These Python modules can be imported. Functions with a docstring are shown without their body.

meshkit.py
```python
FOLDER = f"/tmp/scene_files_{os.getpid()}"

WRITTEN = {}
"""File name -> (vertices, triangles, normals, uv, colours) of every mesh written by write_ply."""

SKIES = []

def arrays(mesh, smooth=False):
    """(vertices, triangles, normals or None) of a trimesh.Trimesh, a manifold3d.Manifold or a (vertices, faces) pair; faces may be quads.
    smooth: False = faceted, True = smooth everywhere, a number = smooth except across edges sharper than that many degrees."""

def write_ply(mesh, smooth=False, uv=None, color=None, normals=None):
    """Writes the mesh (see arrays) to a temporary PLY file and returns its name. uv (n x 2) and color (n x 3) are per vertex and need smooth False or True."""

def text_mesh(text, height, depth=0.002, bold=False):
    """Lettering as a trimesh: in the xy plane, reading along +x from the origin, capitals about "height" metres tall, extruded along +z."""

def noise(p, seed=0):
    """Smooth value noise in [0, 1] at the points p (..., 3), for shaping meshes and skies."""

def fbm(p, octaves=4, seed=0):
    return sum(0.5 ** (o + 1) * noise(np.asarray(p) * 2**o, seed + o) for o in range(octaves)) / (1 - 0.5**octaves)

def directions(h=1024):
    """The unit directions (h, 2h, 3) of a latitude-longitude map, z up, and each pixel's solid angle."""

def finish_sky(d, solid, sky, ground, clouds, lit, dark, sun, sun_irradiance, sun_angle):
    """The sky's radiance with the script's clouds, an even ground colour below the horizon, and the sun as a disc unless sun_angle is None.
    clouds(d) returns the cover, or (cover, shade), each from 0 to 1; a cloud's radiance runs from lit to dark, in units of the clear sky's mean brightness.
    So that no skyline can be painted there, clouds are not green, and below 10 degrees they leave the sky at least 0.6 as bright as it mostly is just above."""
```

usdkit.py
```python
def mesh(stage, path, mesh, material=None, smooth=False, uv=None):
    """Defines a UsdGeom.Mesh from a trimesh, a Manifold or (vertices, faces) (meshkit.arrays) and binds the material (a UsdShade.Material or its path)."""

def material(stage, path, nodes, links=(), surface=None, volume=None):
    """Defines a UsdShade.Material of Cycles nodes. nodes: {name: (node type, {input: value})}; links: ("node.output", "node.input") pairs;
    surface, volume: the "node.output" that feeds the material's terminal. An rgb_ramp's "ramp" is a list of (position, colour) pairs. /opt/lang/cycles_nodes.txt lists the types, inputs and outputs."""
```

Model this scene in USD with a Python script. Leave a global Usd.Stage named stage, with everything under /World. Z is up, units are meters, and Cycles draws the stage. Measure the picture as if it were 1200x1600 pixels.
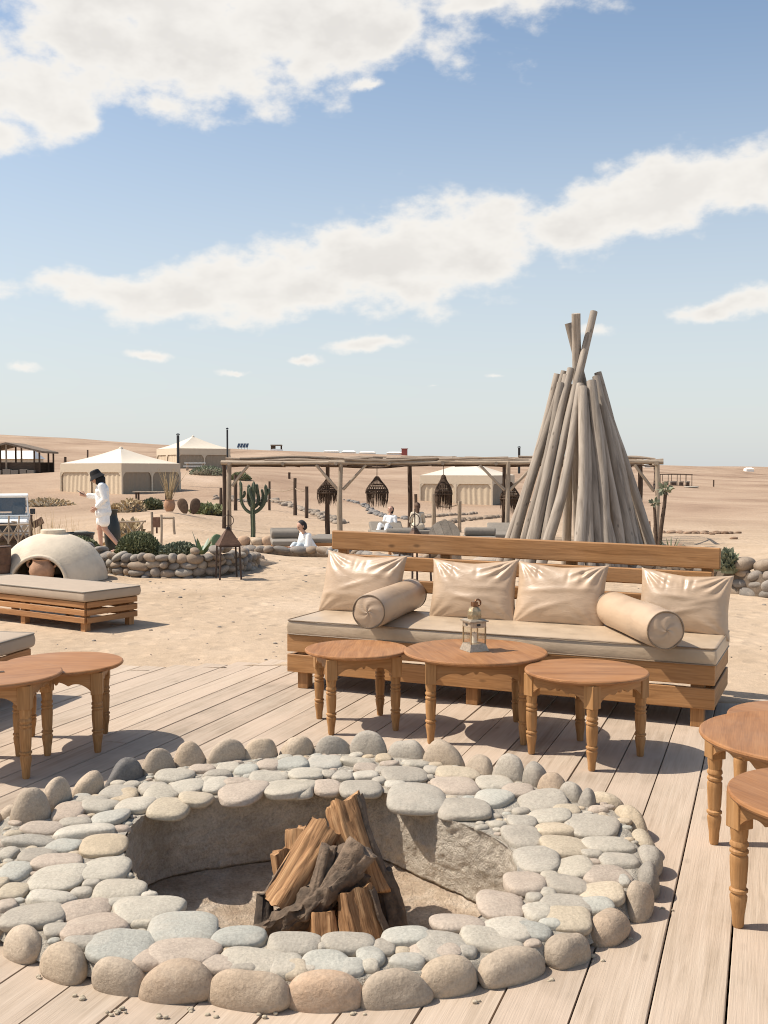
import math, random, numpy as np, trimesh, usdkit, meshkit
import manifold3d as m3
from shapely.geometry import Polygon, MultiPolygon, Point, LineString, MultiPoint
from shapely import ops as sops
from scipy.interpolate import splprep, splev, RBFInterpolator
from pxr import Usd, UsdGeom, UsdLux, UsdShade, Gf, Sdf

random.seed(7); RNG = np.random.default_rng(7)
stage = Usd.Stage.CreateInMemory()
UsdGeom.SetStageUpAxis(stage, UsdGeom.Tokens.z); UsdGeom.SetStageMetersPerUnit(stage, 1.0)
UsdGeom.Xform.Define(stage, '/World'); UsdGeom.Scope.Define(stage, '/World/Looks')
PI = math.pi

# ------------------------------------------------------------------ camera
CAM_H, FOC = 1.65, 1600.0; PITCH = math.atan(65 / FOC)
cam = UsdGeom.Camera.Define(stage, '/World/camera')
cam.AddTranslateOp().Set(Gf.Vec3d(0, 0, CAM_H)); cam.AddRotateXOp().Set(90 - math.degrees(PITCH))
cam.CreateHorizontalApertureAttr(36.0); cam.CreateVerticalApertureAttr(48.0); cam.CreateFocalLengthAttr(48.0)
cam.CreateClippingRangeAttr(Gf.Vec2f(0.05, 20000)); cam.CreateExposureAttr(EXPOSURE := 0.48)

def ray(px, py):
    """direction in the world of a point of the photograph (1200 x 1600)"""
    cx, cy, s, c = (px - 600) / FOC, -(py - 800) / FOC, math.sin(PITCH), math.cos(PITCH)
    return np.array([cx, c + cy * s, -s + cy * c])
def at_z(px, py, z=0.0):
    d = ray(px, py); return np.array([0, 0, CAM_H]) + d * ((z - CAM_H) / d[2])
def at_y(px, py, y):
    d = ray(px, py); return np.array([0, 0, CAM_H]) + d * (y / d[1])

# ------------------------------------------------------------------ sun and sky
SUN_AZ, SUN_EL = math.atan2(-1.0, 0.06), math.radians(53)
to_sun = np.array([math.sin(SUN_AZ) * math.cos(SUN_EL), math.cos(SUN_AZ) * math.cos(SUN_EL), math.sin(SUN_EL)])
sun = UsdLux.DistantLight.Define(stage, '/World/sun')
sun.CreateIntensityAttr(1.1); sun.CreateAngleAttr(0.53); sun.CreateNormalizeAttr(True); sun.CreateColorAttr(Gf.Vec3f(1.0, 0.94, 0.86))
zax = to_sun; xax = np.cross([0, 0, 1], zax); xax /= np.linalg.norm(xax); yax = np.cross(zax, xax)
sun.AddTransformOp().Set(Gf.Matrix4d(*[float(v) for r in (xax, yax, zax) for v in (*r, 0)], 0, 0, 0, 1))

SKY_STRENGTH = 0.138
def azel(px, py):
    d = ray(px, py); d /= np.linalg.norm(d); return math.atan2(d[0], d[1]), math.asin(d[2])
# clouds: centre, half sizes (thousandths of a radian), tilt in degrees, weight
CLOUDS = [(330,0,520,80,2,1), (150,60,190,75,12,1), (330,95,190,72,8,1), (560,55,190,48,-12,1), (720,15,150,32,-10,.8), (240,160,70,36,10,.8), (470,110,90,40,-10,.8),
          (30,150,120,62,8,1), (5,215,70,36,0,.9), (105,188,60,26,0,.8), (572,131,38,11,-10,.75),
          (180,462,190,30,4,.9), (300,468,170,40,0,1), (430,432,190,58,-8,1), (590,400,220,78,-8,1), (740,375,150,62,-6,1), (620,445,150,36,-4,.9), (400,455,260,52,-5,1.05), (640,405,300,70,-6,1.1), (1000,318,260,52,-16,1.05), (880,352,120,42,-22,1), (980,315,120,40,-20,1), (1090,292,130,48,-12,1), (1210,275,130,52,-6,1), (1330,250,140,50,-8,1),
          (1130,474,115,24,-12,.72), (1260,445,130,32,-10,.85), (592,535,105,20,-4,.60), (475,563,50,12,0,.48), (225,556,52,11,0,.5), (25,570,50,13,0,.52), (372,582,44,10,0,.42), (925,520,95,20,-4,.44),
          (680,600,60,9,0,.32), (770,585,46,9,0,.34)]
N, L = {}, []
N['tc'] = ('texture_coordinate', {}); N['sky'] = ('sky_texture', dict(sky_type='single_scattering', sun_disc=False, sun_elevation=SUN_EL, sun_rotation=SUN_AZ, altitude=400.0, air_density=1.0, aerosol_density=2.2, ozone_density=1.6))
N['wob'] = ('noise_texture', dict(scale=9.0, detail=8.0, roughness=0.62)); L.append(('tc.generated', 'wob.vector'))
N['wsub'] = ('vector_math', dict(math_type='subtract', vector2=(.5, .5, .5))); L.append(('wob.color', 'wsub.vector1'))
N['wsc'] = ('vector_math', dict(math_type='multiply', vector2=(.042, .042, .034))); L.append(('wsub.vector', 'wsc.vector1'))
N['dir'] = ('vector_math', dict(math_type='add')); L += [('tc.generated', 'dir.vector1'), ('wsc.vector', 'dir.vector2')]
N['sep'] = ('separate_xyz', {}); L.append(('dir.vector', 'sep.vector'))
N['az'] = ('math', dict(math_type='arctan2')); L += [('sep.x', 'az.value1'), ('sep.y', 'az.value2')]
N['el'] = ('math', dict(math_type='arcsine')); L += [('sep.z', 'el.value1')]
N['ae'] = ('combine_xyz', dict(z=0.0)); L += [('az.value', 'ae.x'), ('el.value', 'ae.y')]
last = None
for i, (px, py, a, b, rot, w) in enumerate(CLOUDS):
    az, el = azel(px, py)
    N[f'm{i}'] = ('mapping', dict(mapping_type='texture', location=(az, el, 0), rotation=(0, 0, math.radians(-rot)), scale=(a / 1620, b / 1620, 1))); L.append(('ae.vector', f'm{i}.vector'))
    N[f'l{i}'] = ('vector_math', dict(math_type='length')); L.append((f'm{i}.vector', f'l{i}.vector1'))
    N[f'w{i}'] = ('math', dict(math_type='subtract', value1=w)); L.append((f'l{i}.value', f'w{i}.value2'))     # weight - distance: > 0 inside
    if last is None: last = f'w{i}'
    else:
        N[f'x{i}'] = ('math', dict(math_type='smoothmax', value3=.25)); L += [(f'{last}.value', f'x{i}.value1'), (f'w{i}.value', f'x{i}.value2')]; last = f'x{i}'
# the same kind of cloud all round, where the camera does not look (the sky goes on)
N['gm'] = ('mapping', dict(scale=(1, 1, 3.2), location=(3.1, 1.7, .4))); L.append(('tc.generated', 'gm.vector'))
N['gn'] = ('noise_texture', dict(scale=2.1, detail=3.0, roughness=.5)); L.append(('gm.vector', 'gn.vector'))
N['gr'] = ('map_range', dict(from_min=.60, from_max=.80, to_min=-1.2, to_max=.5, clamp=True)); L.append(('gn.fac', 'gr.value'))
N['saz'] = ('math', dict(math_type='absolute')); L.append(('az.value', 'saz.value1'))
N['gaz'] = ('map_range', dict(from_min=.60, from_max=.85, to_min=-1.2, to_max=0, clamp=True)); L.append(('saz.value', 'gaz.value'))
N['gsum'] = ('math', dict(math_type='add')); L += [('gr.result', 'gsum.value1'), ('gaz.result', 'gsum.value2')]
N['all'] = ('math', dict(math_type='maximum')); L += [(f'{last}.value', 'all.value1'), ('gsum.value', 'all.value2')]
N['fm'] = ('mapping', dict(scale=(1, 1, 1.7))); L.append(('tc.generated', 'fm.vector'))
N['fine'] = ('noise_texture', dict(scale=18.0, detail=8.0, roughness=.56)); L.append(('fm.vector', 'fine.vector'))
N['fin'] = ('map_range', dict(from_min=.3, from_max=.7, to_min=-.46, to_max=.46)); L.append(('fine.fac', 'fin.value'))
N['dens'] = ('math', dict(math_type='add')); L += [('all.value', 'dens.value1'), ('fin.result', 'dens.value2')]
N['cov'] = ('map_range', dict(range_type='smoothstep', from_min=-.14, from_max=.48, to_min=0, to_max=.97, clamp=True)); L.append(('dens.value', 'cov.value'))
# thick middles are a little greyer than the sunlit rims
N['grey'] = ('noise_texture', dict(scale=9.0, detail=5.0, roughness=.55)); L.append(('fm.vector', 'grey.vector'))
N['thick'] = ('map_range', dict(from_min=.25, from_max=.95, to_min=0, to_max=.6, clamp=True)); L.append(('dens.value', 'thick.value'))
N['gth'] = ('map_range', dict(from_min=.3, from_max=.7, to_min=.5, to_max=1.3, clamp=True)); L.append(('grey.fac', 'gth.value'))
N['shade'] = ('math', dict(math_type='multiply', use_clamp=True)); L += [('thick.result', 'shade.value1'), ('gth.result', 'shade.value2')]
CL = 5.0
N['ccol'] = ('mix_color', dict(a=(CL * 1.0, CL * .965, CL * .91), b=(CL * .76, CL * .73, CL * .695), use_clamp=False)); L.append(('shade.value', 'ccol.fac'))
# thin white veil towards the horizon
N['sepd'] = ('separate_xyz', {}); L.append(('tc.generated', 'sepd.vector'))
N['veil'] = ('map_range', dict(range_type='smoothstep', from_min=-.02, from_max=.46, to_min=.78, to_max=.0, clamp=True)); L.append(('sepd.z', 'veil.value'))
N['skyb'] = ('mix_color', dict(blend_type='multiply', fac=1.0, b=(.90, .90, .845))); L.append(('sky.color', 'skyb.a'))
N['vmix'] = ('mix_color', dict(b=(3.9, 4.05, 4.1))); L += [('skyb.result', 'vmix.a'), ('veil.result', 'vmix.fac')]
N['cmix'] = ('mix_color', {}); L += [('cov.result', 'cmix.fac'), ('vmix.result', 'cmix.a'), ('ccol.result', 'cmix.b')]
N['bg'] = ('background_shader', dict(strength=SKY_STRENGTH)); L.append(('cmix.result', 'bg.color'))
sky_look = usdkit.material(stage, '/World/Looks/sky', N, L, surface='bg.background')
dome = UsdLux.DomeLight.Define(stage, '/World/sky'); dome.CreateIntensityAttr(1.0)
UsdShade.MaterialBindingAPI.Apply(dome.GetPrim()).Bind(sky_look)
dome.GetPrim().SetCustomDataByKey('kind', 'structure'); dome.GetPrim().SetCustomDataByKey('label', 'blue sky with pale drifting clouds'); dome.GetPrim().SetCustomDataByKey('category', 'sky')

# ------------------------------------------------------------------ helpers: prims
COUNT = {}
def fresh(parent, name):
    k = COUNT.get((parent, name), 0); COUNT[(parent, name)] = k + 1
    return f'{parent}/{name}' + (f'_{k:03d}' if k else '')
def say(prim, label=None, cat=None, group=None, kind=None):
    for k, v in (('label', label), ('category', cat), ('group', group), ('kind', kind)):
        if v: prim.SetCustomDataByKey(k, v)
    return prim
def mtx(M):
    return Gf.Matrix4d(*[float(x) for x in np.asarray(M).T.ravel()])
def thing(name, label, cat, loc=(0, 0, 0), rz=0.0, group=None):
    x = UsdGeom.Xform.Define(stage, fresh('/World', name))
    x.AddTranslateOp().Set(Gf.Vec3d(*map(float, loc)))
    if rz: x.AddRotateZOp().Set(float(rz))
    say(x.GetPrim(), label, cat, group); return str(x.GetPath())
def part(parent, name, mesh, look, smooth=35, M=None, label=None, kind=None):
    m = usdkit.mesh(stage, fresh(parent, name), mesh, look, smooth)
    if M is not None: m.AddTransformOp().Set(mtx(M))
    say(m.GetPrim(), label, kind=kind); return str(m.GetPath())
def solo(name, mesh, look, label, cat, smooth=35, M=None, group=None, kind=None):
    m = usdkit.mesh(stage, fresh('/World', name), mesh, look, smooth)
    if M is not None: m.AddTransformOp().Set(mtx(M))
    say(m.GetPrim(), label, cat, group, kind); return str(m.GetPath())
def copy(path, name, label, loc, rz=0.0, scale=None, group=None, cat=None):
    src = stage.GetPrimAtPath(path)
    x = UsdGeom.Xform.Define(stage, fresh('/World', name))
    x.GetPrim().GetReferences().AddInternalReference(src.GetPath())
    x.ClearXformOpOrder()
    for a in list(x.GetPrim().GetAttributes()):
        pass
    T = np.eye(4); c, s = math.cos(math.radians(rz)), math.sin(math.radians(rz))
    k = np.array([1, 1, 1]) if scale is None else np.ones(3) * scale
    T[:3, :3] = np.array([[c, -s, 0], [s, c, 0], [0, 0, 1]]) @ np.diag(k); T[:3, 3] = loc
    x.AddTransformOp().Set(mtx(T)); x.GetPrim().SetInstanceable(True)
    say(x.GetPrim(), label, cat or src.GetCustomDataByKey('category'), group or src.GetCustomDataByKey('group')); return str(x.GetPath())

# ------------------------------------------------------------------ helpers: shapes
def T(x=0, y=0, z=0):
    M = np.eye(4); M[:3, 3] = (x, y, z); return M
def frame(o, x, z=(0, 0, 1)):
    """matrix whose x axis runs along x, z as near to z as it can"""
    x = np.asarray(x, float) / np.linalg.norm(x); z = np.asarray(z, float); z = z - x * (z @ x)
    if np.linalg.norm(z) < 1e-6: z = np.array([0, 1, 0]) - x * x[1]
    z /= np.linalg.norm(z); M = np.eye(4); M[:3, 0], M[:3, 1], M[:3, 2], M[:3, 3] = x, np.cross(z, x), z, o
    return M
def cat(ms):
    return trimesh.util.concatenate([m if isinstance(m, trimesh.Trimesh) else trimesh.Trimesh(*m, process=False) for m in ms])
def box(x0, x1, y0, y1, z0, z1, c=0.004):
    """a box with chamfered edges"""
    c = min(c, .3 * min(x1 - x0, y1 - y0, z1 - z0))
    p = []
    for sx in (0, 1):
        for sy in (0, 1):
            for sz in (0, 1):
                v = np.array([(x0, x1)[sx], (y0, y1)[sy], (z0, z1)[sz]]); d = np.array([1 - 2 * sx, 1 - 2 * sy, 1 - 2 * sz]) * c
                for k in range(3):
                    q = v + d; q[k] = v[k]; p.append(q)
    return trimesh.convex.convex_hull(np.array(p))
def bar(parent, name, a, b, w, h, look, up=(0, 0, 1), c=0.004, label=None, ext=0.0):
    """a beam from a to b, w wide, h high, with its own frame (grain along x)"""
    a, b = np.asarray(a, float), np.asarray(b, float); l = np.linalg.norm(b - a) + 2 * ext
    return part(parent, name, box(-l / 2, l / 2, -w / 2, w / 2, -h / 2, h / 2, c), look, False, frame((a + b) / 2, b - a, up), label)
def tube(pts, radii, sides=8, cap=True):
    p = np.asarray(pts, float); n = len(p); t = np.gradient(p, axis=0); t /= np.linalg.norm(t, axis=1, keepdims=True) + 1e-12
    r = np.broadcast_to(radii, (n,)).astype(float)
    u = np.cross(t[0], [0.31, 0.17, .93]) if abs(t[0][2]) < .9 else np.cross(t[0], [1, .1, 0]); u /= np.linalg.norm(u)
    V = []
    for i in range(n):
        u = u - t[i] * (u @ t[i]); u /= np.linalg.norm(u); w = np.cross(t[i], u)
        a = np.arange(sides) * 2 * PI / sides
        V.append(p[i] + r[i] * (np.cos(a)[:, None] * u + np.sin(a)[:, None] * w))
    V = np.vstack(V); F = []
    for i in range(n - 1):
        for j in range(sides):
            a, b = i * sides + j, i * sides + (j + 1) % sides
            F += [(a, b, b + sides), (a, b + sides, a + sides)]
    if cap:
        V = np.vstack([V, p[0], p[-1]]); k = len(V) - 2
        for j in range(sides):
            F += [(k, (j + 1) % sides, j), (k + 1, (n - 1) * sides + j, (n - 1) * sides + (j + 1) % sides)]
    return trimesh.Trimesh(V, F, process=False)
def lathe(profile, sides=24, z0=0.0):
    return trimesh.creation.revolve(np.array(profile, float), sections=sides)
def prism(poly, h):
    """polygon (shapely) extruded to z in 0..h"""
    rings = [np.array(poly.exterior.coords)[:-1]] + [np.array(r.coords)[:-1] for r in poly.interiors]
    m = m3.CrossSection([np.asarray(r) for r in rings], m3.FillRule.EvenOdd).extrude(h)
    v, f, _ = meshkit.arrays(m); return trimesh.Trimesh(v, f, process=False)
class Wave:
    """cheap smooth 3-D noise from a few random waves"""
    def __init__(s, rng, n=7, f=1.0):
        s.k = rng.normal(size=(n, 3)) * f; s.p = rng.uniform(0, 2 * PI, n); s.a = 1 / (1 + np.linalg.norm(s.k, axis=1) / f); s.a /= s.a.sum()
    def __call__(s, v):
        return np.sin(v @ s.k.T + s.p) @ s.a
ICO = {k: trimesh.creation.icosphere(k) for k in (1, 2, 3)}
def pebble(a, b, c, rng, sub=2, rough=.12, square=.82):
    v = np.array(ICO[sub].vertices); v = np.sign(v) * np.abs(v) ** square
    v *= (1 + rough * Wave(rng, 7, 1.5)(v) * 1.8 + .25 * rough * Wave(rng, 7, 4.0)(v))[:, None]
    v[:, 0] *= 1 + .12 * rng.normal() * v[:, 1]
    return trimesh.Trimesh(v * [a, b, c], ICO[sub].faces, process=False)
def rot(ax, deg):
    return trimesh.transformations.rotation_matrix(math.radians(deg), ax)
def moved(m, M):
    m = m.copy(); m.apply_transform(M); return m
def grid(nu, nv, wrap=False):
    i, j = np.meshgrid(np.arange(nu - 1), np.arange(nv if wrap else nv - 1), indexing='ij'); i, j = i.ravel(), j.ravel(); k = (j + 1) % nv
    return np.stack([i * nv + j, (i + 1) * nv + j, (i + 1) * nv + k, i * nv + k], 1)
def quads(V, F):
    F = np.asarray(F); return trimesh.Trimesh(V, np.vstack([F[:, [0, 1, 2]], F[:, [0, 2, 3]]]), process=False)
def spline(pts, n, closed=False, s=0):
    p = np.asarray(pts, float)
    if closed: p = np.vstack([p, p[:1]])
    tck, _ = splprep(p.T, s=s, per=closed, k=min(3, len(p) - 1)); return np.array(splev(np.linspace(0, 1, n, endpoint=not closed), tck)).T
# ------------------------------------------------------------------ materials
def look(name, N, L, s='p.BSDF'):
    return usdkit.material(stage, f'/World/Looks/{name}', N, L, surface=s)
def plain(name, col, rough=.6, metal=0.0, var=.12, scale=12.0, bump=0.0, bscale=60.0, **kw):
    """one colour, mottled a little and worn in relief"""
    c = np.array(col, float)
    N = {'tc': ('texture_coordinate', {}), 'oi': ('object_info', {}), 'n': ('noise_texture', dict(scale=scale, detail=5.0, roughness=.6)),
         'r': ('rgb_ramp', dict(ramp=[(.25, c * (1 - var)), (.5, c), (.75, np.minimum(c * (1 + var), .95))])),
         'rv': ('map_range', dict(from_min=0, from_max=1, to_min=1 - var, to_max=1 + var)), 'v': ('hsv', {}),
         'p': ('principled_bsdf', dict(roughness=rough, metallic=metal, **kw))}
    L = [('tc.object', 'n.vector'), ('n.fac', 'r.fac'), ('r.color', 'v.color'), ('oi.random', 'rv.value'), ('rv.result', 'v.value'), ('v.color', 'p.base_color')]
    if bump:
        N['bn'] = ('noise_texture', dict(scale=bscale, detail=5.0, roughness=.6)); N['b'] = ('bump', dict(strength=bump, distance=.01))
        L += [('tc.object', 'bn.vector'), ('bn.fac', 'b.height'), ('b.normal', 'p.normal')]
    return look(name, N, L)
def wood(name, dark, mid, light, axis=0, rough=.55, bump=.25, knots=0.0, weather=0.0, stretch=14.0, scale=1.6, tint=.12, fib=(.82, 1.12)):
    """grain along the object's own x (axis 0) or z (axis 2)"""
    s1 = [scale * stretch] * 3; s1[axis] = scale; s2 = [190.0] * 3; s2[axis] = 5.0; s3 = [7.0] * 3; s3[axis] = 3.2
    N = {'tc': ('texture_coordinate', {}), 'oi': ('object_info', {}), 'off': ('math', dict(math_type='multiply', value2=37.0)),
         'add': ('vector_math', dict(math_type='add')), 'm1': ('mapping', dict(scale=s1)), 'm2': ('mapping', dict(scale=s2)),
         'n1': ('noise_texture', dict(scale=1.0, detail=5.0, roughness=.55, distortion=1.2)), 'n2': ('noise_texture', dict(scale=1.0, detail=3.0, roughness=.6)),
         'r': ('rgb_ramp', dict(ramp=[(.25, dark), (.48, mid), (.75, light)])), 'fr': ('map_range', dict(from_min=.3, from_max=.7, to_min=fib[0], to_max=fib[1])),
         'mul': ('mix_color', dict(blend_type='multiply', fac=1.0)),
         'rv': ('map_range', dict(from_min=0, from_max=1, to_min=1 - tint, to_max=1 + tint)), 'v': ('hsv', {}),
         'b': ('bump', dict(strength=bump, distance=.004)), 'p': ('principled_bsdf', dict(roughness=rough, specular_ior_level=.18))}
    L = [('tc.object', 'add.vector1'), ('oi.random', 'off.value1'), ('off.value', 'add.vector2'), ('add.vector', 'm1.vector'), ('add.vector', 'm2.vector'),
         ('m1.vector', 'n1.vector'), ('m2.vector', 'n2.vector'), ('n1.fac', 'r.fac'), ('n2.fac', 'fr.value'), ('r.color', 'mul.a'), ('fr.result', 'mul.b'),
         ('mul.result', 'v.color'), ('oi.random', 'rv.value'), ('rv.result', 'v.value'), ('n2.fac', 'b.height'), ('b.normal', 'p.normal')]
    out = 'v.color'
    if knots:
        N['m3'] = ('mapping', dict(scale=s3)); N['k'] = ('voronoi_texture', dict(scale=1.0)); N['kr'] = ('map_range', dict(from_min=.05, from_max=.13, to_min=knots, to_max=0, clamp=True))
        N['km'] = ('mix_color', dict(b=tuple(np.array(dark) * .35))); L += [('add.vector', 'm3.vector'), ('m3.vector', 'k.vector'), ('k.distance', 'kr.value'), ('kr.result', 'km.fac'), (out, 'km.a')]; out = 'km.result'
    if weather:
        N['wn'] = ('noise_texture', dict(scale=1.7, detail=6.0, roughness=.65)); N['wr'] = ('map_range', dict(from_min=.38, from_max=.68, to_min=0, to_max=weather, clamp=True))
        N['wm'] = ('mix_color', dict(b=(.46, .355, .265))); L += [('add.vector', 'wn.vector'), ('wn.fac', 'wr.value'), ('wr.result', 'wm.fac'), (out, 'wm.a')]; out = 'wm.result'
    L.append((out, 'p.base_color')); return look(name, N, L)
def stone(name, ramp, rough=.8, bump=.6, speck=.18):
    """river stone: each its own tint out of the ramp, cloudy and speckled"""
    N = {'tc': ('texture_coordinate', {}), 'oi': ('object_info', {}), 'off': ('math', dict(math_type='multiply', value2=91.0)), 'add': ('vector_math', dict(math_type='add')),
         'r': ('rgb_ramp', dict(ramp=ramp)), 'n1': ('noise_texture', dict(scale=9.0, detail=5.0, roughness=.62)), 'n2': ('noise_texture', dict(scale=95.0, detail=4.0, roughness=.7)),
         'm1': ('map_range', dict(from_min=.3, from_max=.7, to_min=.90, to_max=1.08)), 'm2': ('map_range', dict(from_min=.35, from_max=.65, to_min=1 - speck, to_max=1 + speck * .6)),
         'x1': ('mix_color', dict(blend_type='multiply', fac=1.0)), 'x2': ('mix_color', dict(blend_type='multiply', fac=1.0)),
         'dn': ('noise_texture', dict(scale=5.0, detail=6.0, roughness=.7)), 'dr': ('map_range', dict(from_min=.50, from_max=.72, to_min=0, to_max=.40, clamp=True)), 'dm': ('mix_color', dict(b=(.48, .40, .31))),
         'bn': ('noise_texture', dict(scale=38.0, detail=8.0, roughness=.68)), 'b': ('bump', dict(strength=bump, distance=.012)), 'p': ('principled_bsdf', dict(roughness=rough, specular_ior_level=.25))}
    L = [('tc.object', 'add.vector1'), ('oi.random', 'off.value1'), ('off.value', 'add.vector2'), ('oi.random', 'r.fac')]
    L += [('add.vector', f'{k}.vector') for k in ('n1', 'n2', 'dn', 'bn')]
    L += [('r.color', 'x1.a'), ('n1.fac', 'm1.value'), ('m1.result', 'x1.b'), ('x1.result', 'x2.a'), ('n2.fac', 'm2.value'), ('m2.result', 'x2.b'), ('dn.fac', 'dr.value'), ('dr.result', 'dm.fac'), ('x2.result', 'dm.a'),
          ('dm.result', 'p.base_color'), ('bn.fac', 'b.height'), ('b.normal', 'p.normal')]
    return look(name, N, L)
def rgb(r, g, b):
    """sRGB 0..255 to linear"""
    c = np.array([r, g, b]) / 255.; return tuple(np.where(c < .04045, c / 12.92, ((c + .055) / 1.055) ** 2.4))

M = {}
M['deck'] = wood('deck_boards', (.285, .215, .15), (.385, .30, .22), (.465, .375, .285), rough=.8, bump=.5, weather=.9, stretch=22, scale=1.1, tint=.18, knots=.35, fib=(.91, 1.06))
M['pine'] = wood('honey_pine', (.22, .102, .036), (.33, .163, .062), (.405, .212, .088), rough=.55, knots=.7, tint=.14, weather=.08)
M['pine_top'] = wood('table_top_pine', (.205, .085, .029), (.305, .132, .047), (.38, .178, .068), rough=.5, knots=.25, tint=.10, stretch=9, weather=.15)
M['pine_leg'] = wood('turned_pine', (.24, .118, .043), (.355, .183, .072), (.435, .242, .105), axis=2, rough=.55, knots=.3, tint=.10)
M['daybed_wood'] = wood('daybed_slats', (.27, .125, .05), (.37, .18, .075), (.45, .24, .105), rough=.6, tint=.10)
M['grey_log'] = wood('weathered_log', (.17, .138, .108), (.30, .25, .20), (.41, .35, .285), rough=.85, bump=.6, stretch=9, scale=1.2, tint=.24, knots=.6)
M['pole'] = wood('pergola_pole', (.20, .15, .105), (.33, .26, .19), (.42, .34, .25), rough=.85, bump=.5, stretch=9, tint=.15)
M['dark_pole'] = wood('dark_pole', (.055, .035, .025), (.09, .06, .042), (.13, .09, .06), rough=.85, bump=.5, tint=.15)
M['split'] = wood('split_wood', (.10, .048, .022), (.31, .165, .075), (.50, .30, .15), rough=.8, bump=1.0, stretch=14, scale=3.0, tint=.18)
M['bark'] = plain('bark', (.115, .078, .050), .95, var=.55, scale=26, bump=1.0, bscale=45)
M['cut_end'] = plain('cut_end', (.46, .29, .15), .85, var=.22, scale=18, bump=.5)
M['leather'] = None
M['iron'] = plain('rusty_iron', (.055, .034, .024), .7, .3, var=.5, scale=24, bump=.3)
M['black'] = plain('black_paint', (.018, .018, .019), .45, var=.3)
M['skin'] = plain('skin', (.50, .29, .20), .55, var=.08)
M['white_cloth'] = plain('white_cloth', (.80, .78, .74), .85, var=.05, bump=.25, bscale=40)
M['hat'] = plain('black_felt', (.016, .014, .014), .9, var=.3)
M['brass'] = plain('aged_brass', (.36, .27, .16), .38, .7, var=.35, scale=60, bump=.2)
M['silver'] = plain('tarnished_tin', (.36, .29, .21), .42, .35, var=.3, scale=70, bump=.25)
M['copper'] = plain('dark_copper', (.20, .10, .05), .42, .8, var=.4, scale=60)
M['candle'] = plain('wax', (.80, .76, .66), .5, var=.04)
M['clay'] = plain('whitewashed_clay', (.54, .45, .335), .9, var=.16, scale=5, bump=.5, bscale=30)
M['terracotta'] = plain('terracotta', (.38, .21, .12), .85, var=.25, scale=14, bump=.4)
M['soot'] = plain('soot', (.025, .02, .016), .95, var=.4)
M['canvas'] = plain('tent_canvas', (.58, .475, .345), .85, var=.04, scale=3)
M['canvas_roof'] = plain('tent_roof_canvas', (.63, .54, .42), .8, var=.04, scale=3)
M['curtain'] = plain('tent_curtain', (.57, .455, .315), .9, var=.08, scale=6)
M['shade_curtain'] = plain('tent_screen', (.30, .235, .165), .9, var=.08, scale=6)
M['white_canvas'] = plain('white_canvas', (.76, .73, .66), .8, var=.04)
M['white_paint'] = plain('white_paint', (.74, .72, .67), .5, var=.06)
M['grey_cushion'] = plain('taupe_canvas', (.365, .28, .20), .8, var=.06, scale=8, bump=.15, bscale=260)
M['dusk_cushion'] = plain('grey_canvas', (.20, .17, .135), .85, var=.12)
M['green_pot'] = plain('glazed_pot', (.006, .008, .007), .42, var=.4, coat_weight=.1)
M['cactus'] = plain('cactus_skin', (.065, .080, .045), .6, var=.3, scale=14, bump=.3)
M['agave'] = plain('agave_leaf', (.10, .145, .065), .5, var=.25, scale=12)
M['hedge'] = plain('hedge_leaf', (.17, .175, .08), .7, var=.4, scale=9)
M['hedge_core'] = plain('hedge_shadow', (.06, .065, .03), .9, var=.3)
M['sage'] = plain('sage_leaf', (.16, .17, .105), .75, var=.3, scale=9)
M['straw'] = plain('dry_straw', (.42, .31, .17), .85, var=.3)
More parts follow.
